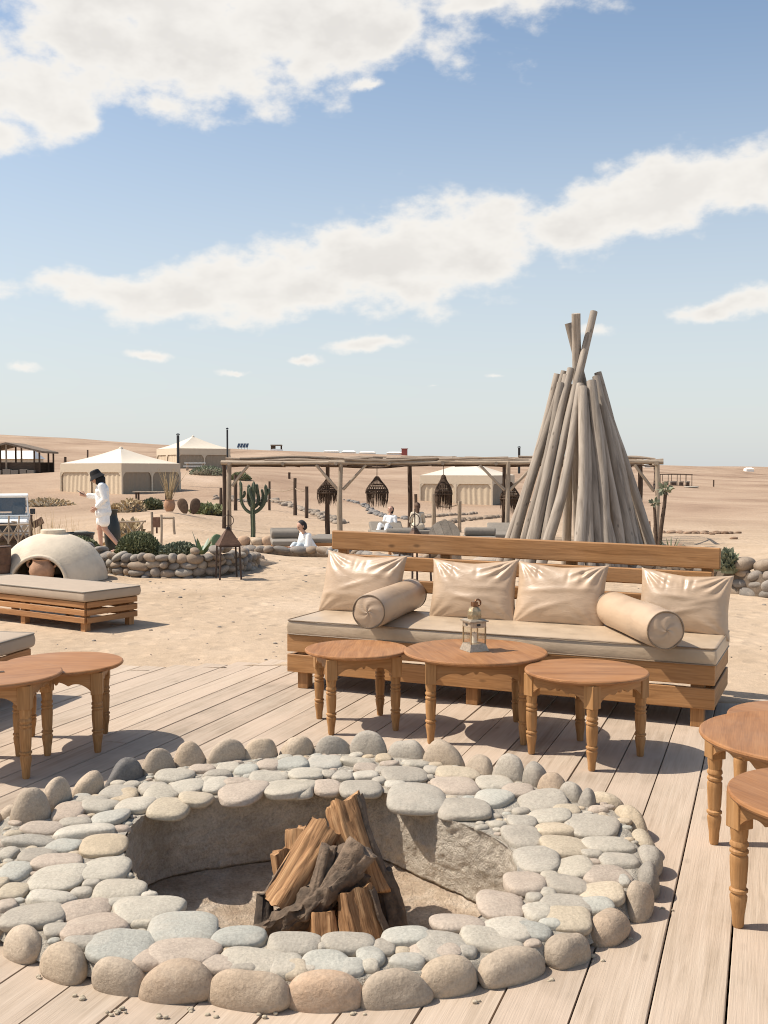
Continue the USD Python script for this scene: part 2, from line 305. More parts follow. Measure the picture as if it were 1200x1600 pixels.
M['reed'] = plain('dark_reed', (.10, .062, .038), .9, var=.35)
M['slate'] = plain('weathered_disc', (.26, .225, .18), .8, var=.25, scale=10, bump=.4)
M['thatch'] = wood('thatch_pole', (.16, .115, .08), (.27, .205, .15), (.37, .295, .22), rough=.9, bump=.6, stretch=8, tint=.3)
M['concrete_block'] = plain('concrete_block', (.33, .29, .235), .9, var=.18, bump=.5)
M['rust'] = plain('rusty_sheet', (.16, .085, .05), .8, .2, var=.4, bump=.4)
M['solar'] = plain('solar_glass', (.02, .03, .05), .15, var=.1)
M['window'] = plain('dark_glass', (.05, .06, .06), .08, var=.1)
M['rope'] = plain('rope', (.28, .21, .14), .9, var=.2)
M['phone'] = plain('phone_body', (.02, .02, .022), .25, var=.1)
M['shirt_blue'] = plain('pale_blue_cloth', (.45, .50, .52), .85, var=.08)
M['beige_cloth'] = plain('beige_cloth', (.60, .50, .37), .85, var=.08)
M['red_paint'] = plain('red_paint', (.32, .07, .05), .5, var=.1)
GREY = [(0, (.16, .14, .12)), (.2, (.26, .22, .18)), (.4, (.18, .165, .15)), (.55, (.32, .24, .17)), (.7, (.24, .175, .12)), (.85, (.33, .285, .23)), (1, (.145, .13, .12))]
M['wall_stone'] = stone('wall_stone', GREY)
M['ring_stone'] = stone('ring_stone', [(0, (0.368, 0.273, 0.189)), (.3, (0.423, 0.326, 0.227)), (.6, (0.350, 0.277, 0.202)), (1, (0.442, 0.348, 0.252))])
M['ring_grey'] = stone('ring_grey', [(0, (0.258, 0.224, 0.181)), (.5, (0.322, 0.282, 0.227)), (1, (0.368, 0.317, 0.252))])
M['ring_dark'] = stone('ring_dark', [(0, (.13, .12, .11)), (1, (.20, .18, .16))])
M['ring_red'] = stone('ring_red', [(0, (.40, .26, .165)), (1, (.46, .32, .21))])
M['cobble_pale'] = stone('cobble_pale', [(0, (0.370, 0.326, 0.257)), (.3, (0.428, 0.380, 0.300)), (.6, (0.395, 0.342, 0.261)), (1, (0.454, 0.404, 0.324))])
M['cobble_pink'] = stone('cobble_pink', [(0, (0.378, 0.297, 0.226)), (.5, (0.414, 0.331, 0.254)), (1, (0.370, 0.301, 0.234))])
M['cobble_green'] = stone('cobble_green', [(0, (.335, .32, .27)), (.5, (.40, .375, .31)), (1, (.36, .335, .28))])
M['cobble_grey'] = stone('cobble_grey', [(0, (0.317, 0.275, 0.217)), (.5, (0.378, 0.331, 0.262)), (1, (0.343, 0.305, 0.246))])
M['cobble_tan'] = stone('cobble_tan', [(0, (0.422, 0.331, 0.221)), (.5, (0.466, 0.378, 0.267)), (1, (0.405, 0.335, 0.238))])
M['boulder'] = stone('boulder', [(0, (.21, .13, .08)), (1, (.30, .19, .12))])
# mortar and concrete
def rough_ground(name, cols, sc=(2.5, 30, 160), bump=.6, dist=.02, rough=.95, mapscale=(1, 1, 1)):
    N = {'g': ('geometry', {}), 'mp': ('mapping', dict(scale=mapscale)), 'a': ('noise_texture', dict(scale=sc[0], detail=6.0, roughness=.6)), 'b': ('noise_texture', dict(scale=sc[1], detail=6.0, roughness=.7)), 'c': ('noise_texture', dict(scale=sc[2], detail=3.0, roughness=.7)),
         'r': ('rgb_ramp', dict(ramp=[(.28, cols[0]), (.5, cols[1]), (.72, cols[2])])), 'mb': ('map_range', dict(from_min=.3, from_max=.7, to_min=.82, to_max=1.15)), 'mc': ('map_range', dict(from_min=.3, from_max=.7, to_min=.80, to_max=1.18)),
         'x': ('mix_color', dict(blend_type='multiply', fac=1.0)), 'y': ('mix_color', dict(blend_type='multiply', fac=1.0)), 'h': ('math', dict(math_type='multiply_add', value2=.35)),
         'bp': ('bump', dict(strength=bump, distance=dist)), 'p': ('principled_bsdf', dict(roughness=rough, specular_ior_level=.15))}
    L = [('g.position', 'mp.vector')] + [('mp.vector', f'{k}.vector') for k in 'abc'] + [('a.fac', 'r.fac'), ('b.fac', 'mb.value'), ('c.fac', 'mc.value'), ('r.color', 'x.a'), ('mb.result', 'x.b'), ('x.result', 'y.a'), ('mc.result', 'y.b'),
         ('y.result', 'p.base_color'), ('c.fac', 'h.value1'), ('b.fac', 'h.value3'), ('h.value', 'bp.height'), ('bp.normal', 'p.normal')]
    return look(name, N, L)
M['soil'] = plain('dark_soil', (.13, .095, .065), .95, var=.4, scale=20, bump=.6)
M['mortar'] = rough_ground('mortar', [(.40, .35, .28), (.52, .46, .37), (.62, .55, .45)], sc=(9, 45, 200), bump=1.0, dist=.03)
M['concrete'] = rough_ground('concrete', [(.30, .25, .19), (.43, .365, .285), (.54, .465, .37)], sc=(3.5, 22, 90), bump=1.0, dist=.03)
M['ash'] = rough_ground('pit_dirt', [(.38, .27, .18), (.52, .40, .285), (.66, .55, .43)], sc=(7, 26, 80), bump=1.0, dist=.04)

# leather: smooth waxed hide with fine creases
def leather(name, col, rough=.30):
    c = np.array(col)
    N = {'tc': ('texture_coordinate', {}), 'oi': ('object_info', {}), 'off': ('math', dict(math_type='multiply', value2=23.0)), 'add': ('vector_math', dict(math_type='add')),
         'n': ('noise_texture', dict(scale=5.0, detail=5.0, roughness=.6)), 'r': ('rgb_ramp', dict(ramp=[(.3, c * .86), (.5, c), (.72, c * 1.1)])),
         'm': ('mapping', dict(scale=(9, 9, 24))), 'w': ('noise_texture', dict(scale=1.0, detail=3.0, roughness=.5, distortion=.8)), 'f': ('noise_texture', dict(scale=220.0, detail=2.0)),
         'h': ('math', dict(math_type='multiply_add', value2=.06)), 'b': ('bump', dict(strength=.30, distance=.01)), 'rn': ('map_range', dict(from_min=.3, from_max=.7, to_min=rough - .07, to_max=rough + .12)),
         'p': ('principled_bsdf', dict(specular_ior_level=.55, coat_weight=.10, coat_roughness=.28))}
    L = [('tc.object', 'add.vector1'), ('oi.random', 'off.value1'), ('off.value', 'add.vector2'), ('add.vector', 'n.vector'), ('n.fac', 'r.fac'), ('r.color', 'p.base_color'),
         ('add.vector', 'm.vector'), ('m.vector', 'w.vector'), ('add.vector', 'f.vector'), ('f.fac', 'h.value1'), ('w.fac', 'h.value3'), ('h.value', 'b.height'), ('b.normal', 'p.normal'), ('n.fac', 'rn.value'), ('rn.result', 'p.roughness')]
    return look(name, N, L)
M['leather'] = leather('tan_leather', (.44, .31, .20), .42)
M['seat_leather'] = leather('seat_leather', (.42, .315, .21), .42)
M['piping'] = plain('leather_piping', (.20, .135, .08), .45, var=.15)
# window pane
M['pane'] = look('pane', {'t': ('transparent_bsdf', dict(color=(.96, .95, .92))), 'g': ('glossy_bsdf', dict(color=(.9, .9, .9), roughness=.05)), 'm': ('mix_closure', dict(fac=.09))},
                 [('t.BSDF', 'm.closure1'), ('g.BSDF', 'm.closure2')], 'm.closure')

# sand: packed, faintly patchy, trodden; far off it turns to stony hills with faint gullies
N = {'g': ('geometry', {}), 'a': ('noise_texture', dict(scale=.55, detail=7.0, roughness=.62)), 'b': ('noise_texture', dict(scale=9.0, detail=6.0, roughness=.7)), 'c': ('noise_texture', dict(scale=120.0, detail=3.0, roughness=.75)),
     'r': ('rgb_ramp', dict(ramp=[(.28, (.375, .272, .178)), (.5, (.45, .335, .228)), (.74, (.52, .397, .282))])),
     'mb': ('map_range', dict(from_min=.3, from_max=.7, to_min=.88, to_max=1.10)), 'mc': ('map_range', dict(from_min=.3, from_max=.7, to_min=.84, to_max=1.14)),
     'x': ('mix_color', dict(blend_type='multiply', fac=1.0)), 'y': ('mix_color', dict(blend_type='multiply', fac=1.0)),
     # far terrain: streaks along the contour lines, reddish banks, sparse scrub
     'sep': ('separate_xyz', {}), 'far': ('map_range', dict(range_type='smoothstep', from_min=22.0, from_max=70.0, to_min=0, to_max=1, clamp=True)),
     'fm': ('mapping', dict(scale=(.05, .035, .3))), 'fn': ('noise_texture', dict(scale=1.0, detail=9.0, roughness=.68, distortion=.6)), 'fr': ('rgb_ramp', dict(ramp=[(.30, (.19, .122, .078)), (.44, (.30, .202, .135)), (.58, (.375, .265, .18)), (.76, (.46, .34, .245))])),
     'sv': ('voronoi_texture', dict(scale=.55)), 'sm': ('map_range', dict(from_min=.06, from_max=.20, to_min=.45, to_max=0, clamp=True)), 'sn': ('noise_texture', dict(scale=.05, detail=4.0)), 'sg': ('map_range', dict(from_min=.48, from_max=.62, to_min=0, to_max=1, clamp=True)),
     'sp': ('math', dict(math_type='multiply')), 'spf': ('math', dict(math_type='multiply')), 'fx': ('mix_color', {}), 'scr': ('mix_color', dict(b=(.17, .125, .08))),
     'fw': ('noise_texture', dict(scale=2.0, detail=2.0)), 'fd': ('mix_color', dict(blend_type='add', fac=.30)), 'fp': ('voronoi_texture', dict(scale=3.4, feature='smooth_f1', smoothness=.35)), 'fs': ('map_range', dict(from_min=.10, from_max=.42, to_min=0, to_max=1.6, clamp=True)), 'h2': ('math', dict(math_type='add')),
     'h': ('math', dict(math_type='multiply_add', value2=.30)), 'bp': ('bump', dict(strength=.65, distance=.022)), 'p': ('principled_bsdf', dict(roughness=.95, specular_ior_level=.1))}
L = [('g.position', f'{k}.vector') for k in ('a', 'b', 'c', 'sep', 'fm', 'sv', 'sn')] + [('a.fac', 'r.fac'), ('b.fac', 'mb.value'), ('c.fac', 'mc.value'), ('r.color', 'x.a'), ('mb.result', 'x.b'), ('x.result', 'y.a'), ('mc.result', 'y.b'),
     ('sep.y', 'far.value'), ('fm.vector', 'fn.vector'), ('fn.fac', 'fr.fac'), ('far.result', 'fx.fac'), ('y.result', 'fx.a'), ('fr.color', 'fx.b'),
     ('sv.distance', 'sm.value'), ('sn.fac', 'sg.value'), ('sm.result', 'sp.value1'), ('sg.result', 'sp.value2'), ('sp.value', 'spf.value1'), ('far.result', 'spf.value2'), ('spf.value', 'scr.fac'), ('fx.result', 'scr.a'),
     ('scr.result', 'p.base_color'), ('c.fac', 'h.value1'), ('b.fac', 'h.value3'), ('g.position', 'fw.vector'), ('g.position', 'fd.a'), ('fw.color', 'fd.b'), ('fd.result', 'fp.vector'), ('fp.distance', 'fs.value'), ('fs.result', 'h2.value1'), ('h.value', 'h2.value2'), ('h2.value', 'bp.height'), ('bp.normal', 'p.normal')]
M['sand'] = look('sand', N, L)
# ------------------------------------------------------------------ ground: one sheet out to the horizon
ctl = []
K = 4 / 3
def g(px, py, y, z=None):
    y = y * K; p = at_y(px, py, y); ctl.append((p[0], y, p[2] if z is None else z))
for y in (-12, -6, 0, 4, 8, 11, 14, 17.5):
    for x in (-2.0, -1.2, -.5, 0, .5, 1.2, 2.0): ctl.append((x * (y + 15) * .5, y, -.015))
for x, y, z in ((-3.2, 16.5, -.03), (-5.5, 16, -.04), (0, 16, -.10), (5, 16, -.06), (10, 17, -.1), (-9, 17, -.2), (-12.5, 27, -1.15), (-9.5, 26, -.95), (-18, 27, -1.2), (-8.4, 30, .05), (-6.8, 25, -.3), (-4.1, 24, -.41), (-5.2, 25.6, -.5),
                (-17.4, 51, 0), (-22.5, 51, 0), (-13.5, 54, .1), (-20, 56, .2), (-18.6, 72, 1.6), (-26, 73, 1.6), (-14, 73, 1.5), (6, 54, -.87), (13, 56, -.9), (0, 47, -.8)): ctl.append((x, y * K, z))
for a in ((80, 800, 40), (80, 830, 31), (-80, 800, 40), (-80, 745, 85), (40, 743, 85), (-400, 740, 85), (-500, 820, 30), (0, 683, 250), (-300, 672, 250), (-700, 668, 250), (120, 689, 250), (240, 697.5, 250), (340, 705, 250), (430, 708.5, 250), (560, 714, 250), (640, 716, 250),
          (100, 718, 150), (500, 745, 110), (600, 757, 80), (830, 741, 150), (1000, 727.5, 420), (1100, 730, 560), (1200, 731.5, 700), (1500, 732, 700), (1150, 800, 50), (1400, 820, 40), (1150, 770, 110), (1150, 745, 330), (1500, 770, 110)): g(*a)
for u in (-1.3, -.6, -.3, 0, .3, .6, 1.3): ctl.extend([(u * 900, 900, -6), (u * 1500, 1500, -4), (u * 3000, 3000, -3)])
for x in (-4.5, -2, 0, 2, 4.5, 7):
    for y in (23.5, 26, 29, 32, 35, 40): ctl.append((x, y, -.50 - .01 * (y - 23)))
ctl = np.array(ctl)
uv = lambda x, y: np.stack([np.asarray(x) / (np.maximum(np.asarray(y), -13) + 15) * 2.2, np.log(np.maximum(np.asarray(y), -13) + 15) * 1.3], -1)
rbf = RBFInterpolator(uv(ctl[:, 0], ctl[:, 1]), ctl[:, 2], kernel='linear', smoothing=.0, neighbors=30)
DECK_EDGE = [at_z(-700, 1044), at_z(100, 1043), at_z(190, 1041), at_z(440, 1034), at_z(1115, 1091), at_z(1210, 1092.5)]
e1 = DECK_EDGE[-1] + (DECK_EDGE[-1] - DECK_EDGE[-3]) * 1.2
deck_poly = Polygon([(-7.5, -3), *[(p[0], p[1]) for p in DECK_EDGE], (e1[0], e1[1]), (6.5, -3)])
wv1, wv2 = Wave(np.random.default_rng(1), 9, 1.0), Wave(np.random.default_rng(2), 9, 1.0)
def ground_z(x, y, relief=True):
    x, y = np.atleast_1d(np.asarray(x, float)), np.atleast_1d(np.asarray(y, float))
    z = rbf(uv(x, y))
    if relief:
        p = np.stack([x, y, 0 * x], -1)
        z = z + .010 * wv1(p * 1.9) + .006 * wv2(p * 6.0) + np.clip((y - 18) / 20, 0, 1) * (.10 * wv1(p * .35) + .05 * wv2(p * .9))
        far = np.clip((y - 60) / 90, 0, 1)
        gul = meshkit.fbm(p * [.012, .018, 1]) if hasattr(meshkit, 'fbm') else 0
        z = z + far * (1.1 * gul)
    return z
def gz(x, y): return float(ground_z(x, y)[0])
vy = np.concatenate([np.linspace(-12, 6.8, 40), np.arange(6.9, 20, .10), 20 + 2.5 * (np.exp(np.linspace(0, math.log(1200), 260)) - 1)[0:]]); vy = np.unique(vy)
vu = np.concatenate([np.linspace(-3, -.82, 30), np.linspace(-.8, .8, 300), np.linspace(.82, 3, 30)])
X = np.outer(vy + 15, vu); Y = np.repeat(vy[:, None], len(vu), 1)
Z = ground_z(X.ravel(), Y.ravel())
import shapely
de = shapely.distance(shapely.linestrings([(p[0], p[1]) for p in DECK_EDGE] + [(e1[0], e1[1])]), shapely.points(X.ravel(), Y.ravel())); rim = np.exp(-(de / .35) ** 2)
P3 = np.c_[X.ravel(), Y.ravel(), 0 * X.ravel()]; Z = Z * (1 - rim) + rim * (.006 + .05 * wv2(P3 * 2.3) + .035 * wv1(P3 * 6))      # drifts over the board ends
inside = shapely.contains_xy(deck_poly.buffer(-.22), X.ravel(), Y.ravel()); Z[inside] = -.5
solo('ground', quads(np.stack([X.ravel(), Y.ravel(), Z], -1), grid(len(vy), len(vu))[:, ::-1]), M['sand'], 'sandy beige desert ground rising to low bare hills', 'ground', True, kind='structure')

# ------------------------------------------------------------------ deck of weathered boards
d0 = ray(1198, 735)[:2]; d0 /= np.linalg.norm(d0); n0 = np.array([d0[1], -d0[0]])
deck = UsdGeom.Xform.Define(stage, '/World/deck'); say(deck.GetPrim(), 'weathered timber deck of long sun-bleached boards around the fire pit', 'deck', kind='structure')
rng = np.random.default_rng(11)
def ring_path(px, z): return np.array([at_z(a, b, z)[:2] for a, b in px])
# the outer ring of standing stones: centre in the photograph, width, height (pixels), look
RING = [(-60,1390,90,60,'s'), (-46,1335,80,60,'s'), (-22,1300,60,62,'s'), (17,1281,32,42,'s'), (52,1257,54,46,'s'), (88,1239,46,42,'s'), (140,1222,56,38,'s'), (195,1205,58,34,'d'), (247,1191,48,36,'s'), (297,1183,46,32,'s'), (353,1174,58,38,'s'), (410,1168,54,38,'s'), (464,1168,50,30,'s'),
        (518,1165,56,32,'g'), (577,1164,60,38,'g'), (637,1173,57,30,'g'), (696,1179,58,34,'s'), (748,1192,46,32,'s'), (797,1199,48,44,'g'), (838,1209,30,38,'g'), (865,1222,34,34,'s'), (893,1233,34,30,'g'), (917,1246,24,26,'g'), (944,1261,54,44,'t'), (984,1286,32,54,'t'), (1003,1315,28,34,'t'),
        (1014,1343,34,44,'g'), (1012,1374,40,50,'g'), (997,1406,46,60,'s'), (955,1451,64,56,'s'), (888,1486,78,52,'s'), (800,1511,114,58,'s'), (698,1530,90,58,'s'), (612,1548,90,52,'s'), (510,1552,106,64,'r'), (393,1553,116,70,'s'), (281,1540,112,68,'s'), (182,1527,84,62,'s'), (98,1507,80,62,'s'), (34,1477,72,56,'s'), (-22,1450,60,56,'s')]
def bed_z(y): return float(np.interp(y, [3.2, 5.4], [.060, .107]))        # the mortar bed rises a little to the back
RP = []                                     # x, y, top of every standing stone
for a, b, w, h, kd in RING:
    if b < 1262 and a < 930:                # behind: the foot is hidden, the stone shows above the cobbles
        q = at_z(a, b + h / 2, .10); d = q[1] + .05; t = at_y(a, b - h / 2, d); RP.append((t[0], d, t[2]))
    else:
        q = at_z(a, b, .055); k = 1 + .045 / q[1] * (b > 1440); t = at_y(a, b - h / 2, q[1] * k); RP.append((q[0] * k, q[1] * k, max(t[2], .095)))
RP = np.array(RP)
outer = spline(RP[:, :2], 160, True, s=.006)
INNER = [(196,1300), (206,1285), (240,1268), (300,1255), (370,1245), (440,1238), (510,1234), (560,1231), (610,1246), (660,1262), (720,1288), (770,1306), (795,1318), (806,1342), (800,1375), (775,1408), (740,1430), (690,1446), (640,1456), (560,1462), (480,1464), (420,1462), (360,1450), (300,1425), (255,1398), (215,1362), (198,1330)]
inner = spline([at_z(a, b, .09)[:2] for a, b in INNER], 120, True, s=.003)
pit_hole = Polygon(outer).buffer(.0)
edge = LineString([(p[0], p[1]) for p in DECK_EDGE] + [(e1[0], e1[1])])
W = .2195
for k in range(-34, 22):
    c = -.093 + W * k                       # a joint; the board lies to its right
    mid = n0 * (c + W / 2)
    far = LineString([mid - d0 * 16, mid + d0 * 16]).intersection(edge)
    if far.is_empty: continue
    far = far if far.geom_type == 'Point' else far.geoms[0]
    t1 = float(np.array([far.x, far.y]) @ d0) + rng.uniform(-.04, .10); t0 = -2.6 + rng.uniform(-.2, .2) if k > -12 else t1 - rng.uniform(7.5, 8.5)
    # board ends meet somewhere along the run
    cuts = [t0, t1]
    if k in (-17, -13, -9, -4, 3, 8): cuts = [t0, {-17: 5.2, -13: 3.4, -9: 5.9, -4: 7.0, 3: 6.6, 8: 4.0}[k], t1]
    if k == -1: cuts = [t0, 5.5, t1]
    gap = .0055 + abs(rng.normal()) * .0025
    for a, b in zip(cuts[:-1], cuts[1:]):
        if b - a < .3: continue
        l, w = b - a - .004, W - gap
        strip = LineString([mid + d0 * a, mid + d0 * b])
        piece = box(-l / 2, l / 2, -w / 2, w / 2, -.04, 0, .003)
        o = mid + d0 * (a + b) / 2; F = frame((o[0], o[1], rng.uniform(-.0025, .0015)), (d0[0], d0[1], rng.normal() * .0003))
        if strip.intersects(Polygon(inner).buffer(.30)):      # cut the board away under the pit
            loc = [(np.array(q) - o) for q in np.array(Polygon(outer).buffer(-.06).exterior.coords)]
            hole = Polygon([(q @ d0, -(q @ n0)) for q in loc]).buffer(0)
            left = Polygon([(-l / 2, -w / 2), (l / 2, -w / 2), (l / 2, w / 2), (-l / 2, w / 2)]).difference(hole)
            for q in (left.geoms if left.geom_type == 'MultiPolygon' else [left]):
                if q.is_empty or q.area < .004: continue
                part('/World/deck', 'deck_board', moved(prism(q, .04), T(0, 0, -.04)), M['deck'], False, F)
        else: part('/World/deck', 'deck_board', piece, M['deck'], False, F)
# dark earth under the boards is the ground sheet; nothing else is needed there

# ------------------------------------------------------------------ fire pit
pit = thing('fire_pit', 'round sunken fire pit ringed with river cobbles and a rough concrete lining', 'fire pit')
def bump_noise(m, amp, f, seed, axis=None):
    v = np.array(m.vertices); w = Wave(np.random.default_rng(seed), 12, f); w2 = Wave(np.random.default_rng(seed + 1), 12, f * 3)
    d = amp * (w(v) + .5 * w2(v)); n = m.vertex_normals if axis is None else np.asarray(axis)
    return trimesh.Trimesh(v + n * d[:, None], m.faces, process=False)
# mortar bed: a sheet from the outer to the inner contour
def match(a, b, n):
    """n matched points on two closed curves, by angle about the centre of b"""
    c = b.mean(0); out = []
    for q in (a, b):
        ang = np.unwrap(np.arctan2(*(q - c).T[::-1])); o = np.argsort(ang % (2 * PI)); an = (ang % (2 * PI))[o]; qq = q[o]
        t = np.linspace(0, 2 * PI, n, endpoint=False); out.append(np.stack([np.interp(t, an, qq[:, k], period=2 * PI) for k in (0, 1)], -1))
    return out
nA = 420
oo, ii = match(spline(outer, 400, True), spline(inner, 400, True), nA)
V = []
for k, t in enumerate(np.linspace(0, 1, 14)):
    p = oo * (1 - t) + ii * t
    zz = np.interp(p[:, 1], [3.2, 5.4], [.062, .109]) + .012 * wv2(np.c_[p, 0 * p[:, 0]] * 14); zz = zz - .05 * (k == 0)
    V.append(np.c_[p, zz])
part(pit, 'mortar_bed', quads(np.vstack(V), grid(14, nA, True)), M['mortar'], True)
# concrete lining: from under the cobbles down, a little rough, ending in a ragged lower lip
cen = ii.mean(0); V = []
for k, t in enumerate(np.linspace(0, 1, 40)):
    p = cen + (ii - cen) * (1.0 + .012 * math.sin(t * 9) * .4); z = np.interp(p[:, 1], [3.2, 5.4], [.065, .112]) * (1 - t) - t * .237
    q = np.c_[p, z]; nn = np.c_[(cen - p) / np.linalg.norm(cen - p, axis=1, keepdims=True), 0 * p[:, 0]]
    a = .012 * wv1(q * [5, 5, 8]) + .009 * wv2(q * 22) + .030 * (meshkit.fbm(q * 14, 5, 3) - .5) + .016 * (meshkit.fbm(q * 40, 3, 9) - .5)
    q = q + nn * a[:, None]
    if k == 39: q[:, 2] += .025 * wv2(q * 9)
    V.append(q)
V.append(V[-1] + np.c_[(ii - cen) * .10, np.full(nA, -.01)])
part(pit, 'concrete_lining', quads(np.vstack(V), grid(len(V), nA, True)), M['concrete'], True)
# floor: dirt that hollows out towards the middle
V = []
for k, t in enumerate(np.linspace(1.1, 0, 22)):
    p = cen + (ii - cen) * t
    q = np.c_[p, np.full(nA, -.225 - .085 * (1 - (t / 1.1) ** 3))]; q[:, 2] += .012 * wv1(q * 9) + .008 * wv2(q * 25)
    V.append(q)
part(pit, 'dirt_floor', quads(np.vstack(V), grid(22, nA, True)), M['ash'], True)
rng = np.random.default_rng(21)
RL = {'s': 'ring_stone', 'g': 'ring_grey', 'd': 'ring_dark', 't': 'cobble_tan', 'r': 'ring_red'}
oc = outer.mean(0)
def toward(px, py, z):
    q = at_z(px, py, z); zc = q[1]; return q, math.hypot(zc, CAM_H - z) / math.hypot(FOC, py - 800 + 65) , math.atan2(CAM_H - z, q[1])
placed = []
for (px, py, w, h, kd), (x, y, top) in zip(RING, RP):
    mpp = y / FOC
    i = np.argmin(np.linalg.norm(outer - [x, y], axis=1)); tan = outer[(i + 3) % 160] - outer[i - 3]; ang = math.degrees(math.atan2(tan[1], tan[0]))
    side = abs(tan[0]) / np.linalg.norm(tan)                      # 1 where the ring runs across the view
    a = (w * mpp / 2) * side + (1 - side) * .10; c = (top + .03) / 2; b = rng.uniform(.044, .055)
    m = pebble(a * 1.12, b * 1.1, c * 1.03, rng, 3, .16, .82); v = m.vertices.copy(); v[:, :2] *= (1 - .16 * v[:, 2:] / c); m = trimesh.Trimesh(v, m.faces, process=False)
    placed.append((x, y, a * 1.02, b * 1.25))
    part(pit, 'ring_stone', m, M[RL[kd]], True, T(x, y, c - .03) @ rot([0, 0, 1], ang + rng.normal() * 4) @ rot([1, 0, 0], rng.normal() * 6) @ rot([0, 1, 0], rng.normal() * 5))
C = []       # cobbles bedded in the mortar, as they lie in the photograph: x, y, width, height, tint, turn
def add(ox, oy, s, rows):
    for r in rows: C.append((ox + r[0] / s, oy + r[1] / s, r[2] / s, r[3] / s, r[4], r[5] if len(r) > 5 else 0))
add(0, 1180, 3.636, [(395,310,170,85,'p'), (430,367,180,60,'g'), (560,275,210,75,'w'), (625,340,200,125,'v'), (240,397,240,85,'p'), (480,420,330,88,'w',8), (185,475,265,70,'g'), (370,500,200,78,'v'), (590,500,270,125,'t'), (770,270,200,80,'w'), (955,285,220,105,'t'), (1110,235,190,95,'t'),
    (50,545,110,90,'g'), (210,560,210,92,'g'), (335,590,270,92,'p',8), (590,630,270,142,'w'), (320,685,310,145,'w'), (80,645,180,105,'v'), (75,755,170,120,'t'), (290,797,270,80,'w'), (520,715,100,52,'g'), (680,750,270,112,'w'), (465,765,130,62,'g'), (150,908,310,140,'g'), (490,868,290,115,'p',14), (835,865,380,172,'w'),
    (530,960,360,150,'p',16), (310,938,100,52,'w'), (250,1000,150,85,'g'), (370,1075,210,100,'g'), (700,1060,370,168,'v'), (815,942,140,52,'w'), (1040,970,380,165,'v'), (1040,1110,390,155,'p'), (800,1195,230,115,'p'), (490,1168,160,90,'v'), (850,1290,150,75,'w'), (1210,1240,150,85,'p'), (665,195,180,90,'g'), (715,218,130,80,'t'), (475,240,200,50,'g'),
    (400,262,120,45,'g'), (870,170,170,90,'g'), (985,108,200,72,'w'), (920,208,180,85,'w'), (1060,165,180,110,'w'), (1150,65,140,52,'p'), (1195,135,100,72,'w'), (-40,470,90,70,'g'), (-60,600,110,90,'w'), (-90,720,120,110,'t'), (-60,850,110,90,'p'), (-110,480,80,70,'p'), (-130,600,90,90,'g')])
add(0, 960, 2.4, [(860,568,84,38,'w'), (925,575,82,66,'v'), (1008,555,92,52,'p'), (1095,550,112,56,'v'), (800,632,106,56,'w'), (890,620,112,48,'p'), (1008,605,142,52,'w'), (820,590,100,36,'g'), (1145,590,120,50,'w'), (900,660,168,76,'p'), (1075,645,192,70,'w'), (960,640,60,36,'g')])
add(440, 1080, 2.609, [(60,292,100,48,'v'), (175,283,145,52,'v'), (310,280,140,42,'w'), (95,335,145,62,'w'), (2,340,56,52,'w'), (190,330,62,38,'g'), (345,305,92,36,'p'), (250,340,92,38,'g'), (340,335,110,42,'w'), (415,315,66,32,'g'), (415,265,62,32,'t'), (440,290,72,28,'p'), (505,335,172,68,'g'), (550,292,100,34,'w'), (612,315,62,32,'g'), (605,343,32,26,'g'),
    (720,325,165,55,'t'), (465,370,82,38,'w'), (400,355,62,32,'g'), (60,388,132,60,'w'), (185,383,120,70,'p'), (325,388,162,70,'g'), (555,425,222,102,'g'), (710,378,172,72,'p'), (865,365,152,55,'w'), (965,395,122,52,'p'), (860,430,145,72,'v',-18), (745,470,196,106,'g'), (1065,440,190,72,'g'), (1160,475,112,52,'t'), (1100,502,152,58,'w'), (980,525,112,52,'g'), (1110,552,162,66,'t'), (1182,540,50,50,'g')])
add(560, 1130, 1.875, [(485,325,122,78,'g'), (685,297,152,66,'g'), (610,355,142,62,'t'), (735,350,142,48,'w'), (525,393,132,76,'g'), (765,393,112,48,'g'), (630,415,112,62,'w'), (725,440,142,58,'p'), (490,458,125,76,'p'), (615,467,126,56,'g'), (684,378,62,28,'g'), (730,495,132,56,'t'), (556,490,46,32,'w'), (515,500,50,36,'g'), (615,520,152,56,'g'), (420,525,136,76,'p'), (525,543,92,52,'w'),
    (745,537,112,44,'v'), (660,575,132,66,'t'), (560,580,66,32,'v'), (295,580,152,62,'p'), (440,595,152,72,'w'), (530,610,122,52,'v'), (140,615,142,62,'v'), (250,645,152,82,'g'), (350,635,56,60,'g'), (460,660,192,68,'w'), (345,680,56,36,'g'), (215,695,52,36,'g'), (155,702,100,46,'v'), (300,722,150,72,'p'), (800,455,50,40,'v'), (560,440,60,30,'w'), (390,640,40,28,'t')])
add(0, 1130, 2.0, [(745,660,172,66,'v'), (918,680,172,68,'g'), (1090,678,156,66,'g'), (1015,690,42,32,'g'), (1158,717,92,66,'v'), (1010,740,172,78,'v'), (795,735,226,84,'w'), (660,780,132,62,'p'), (870,810,122,82,'w'), (918,782,82,52,'t'), (1110,780,82,60,'v'), (1075,815,62,42,'w'), (1180,792,60,70,'w'), (745,792,100,54,'g'), (960,830,70,40,'g'), (1200,690,70,50,'g')])
CLK = {'p': 'cobble_pink', 'g': 'cobble_grey', 'w': 'cobble_pale', 'v': 'cobble_green', 't': 'cobble_tan'}
rings = list(placed)
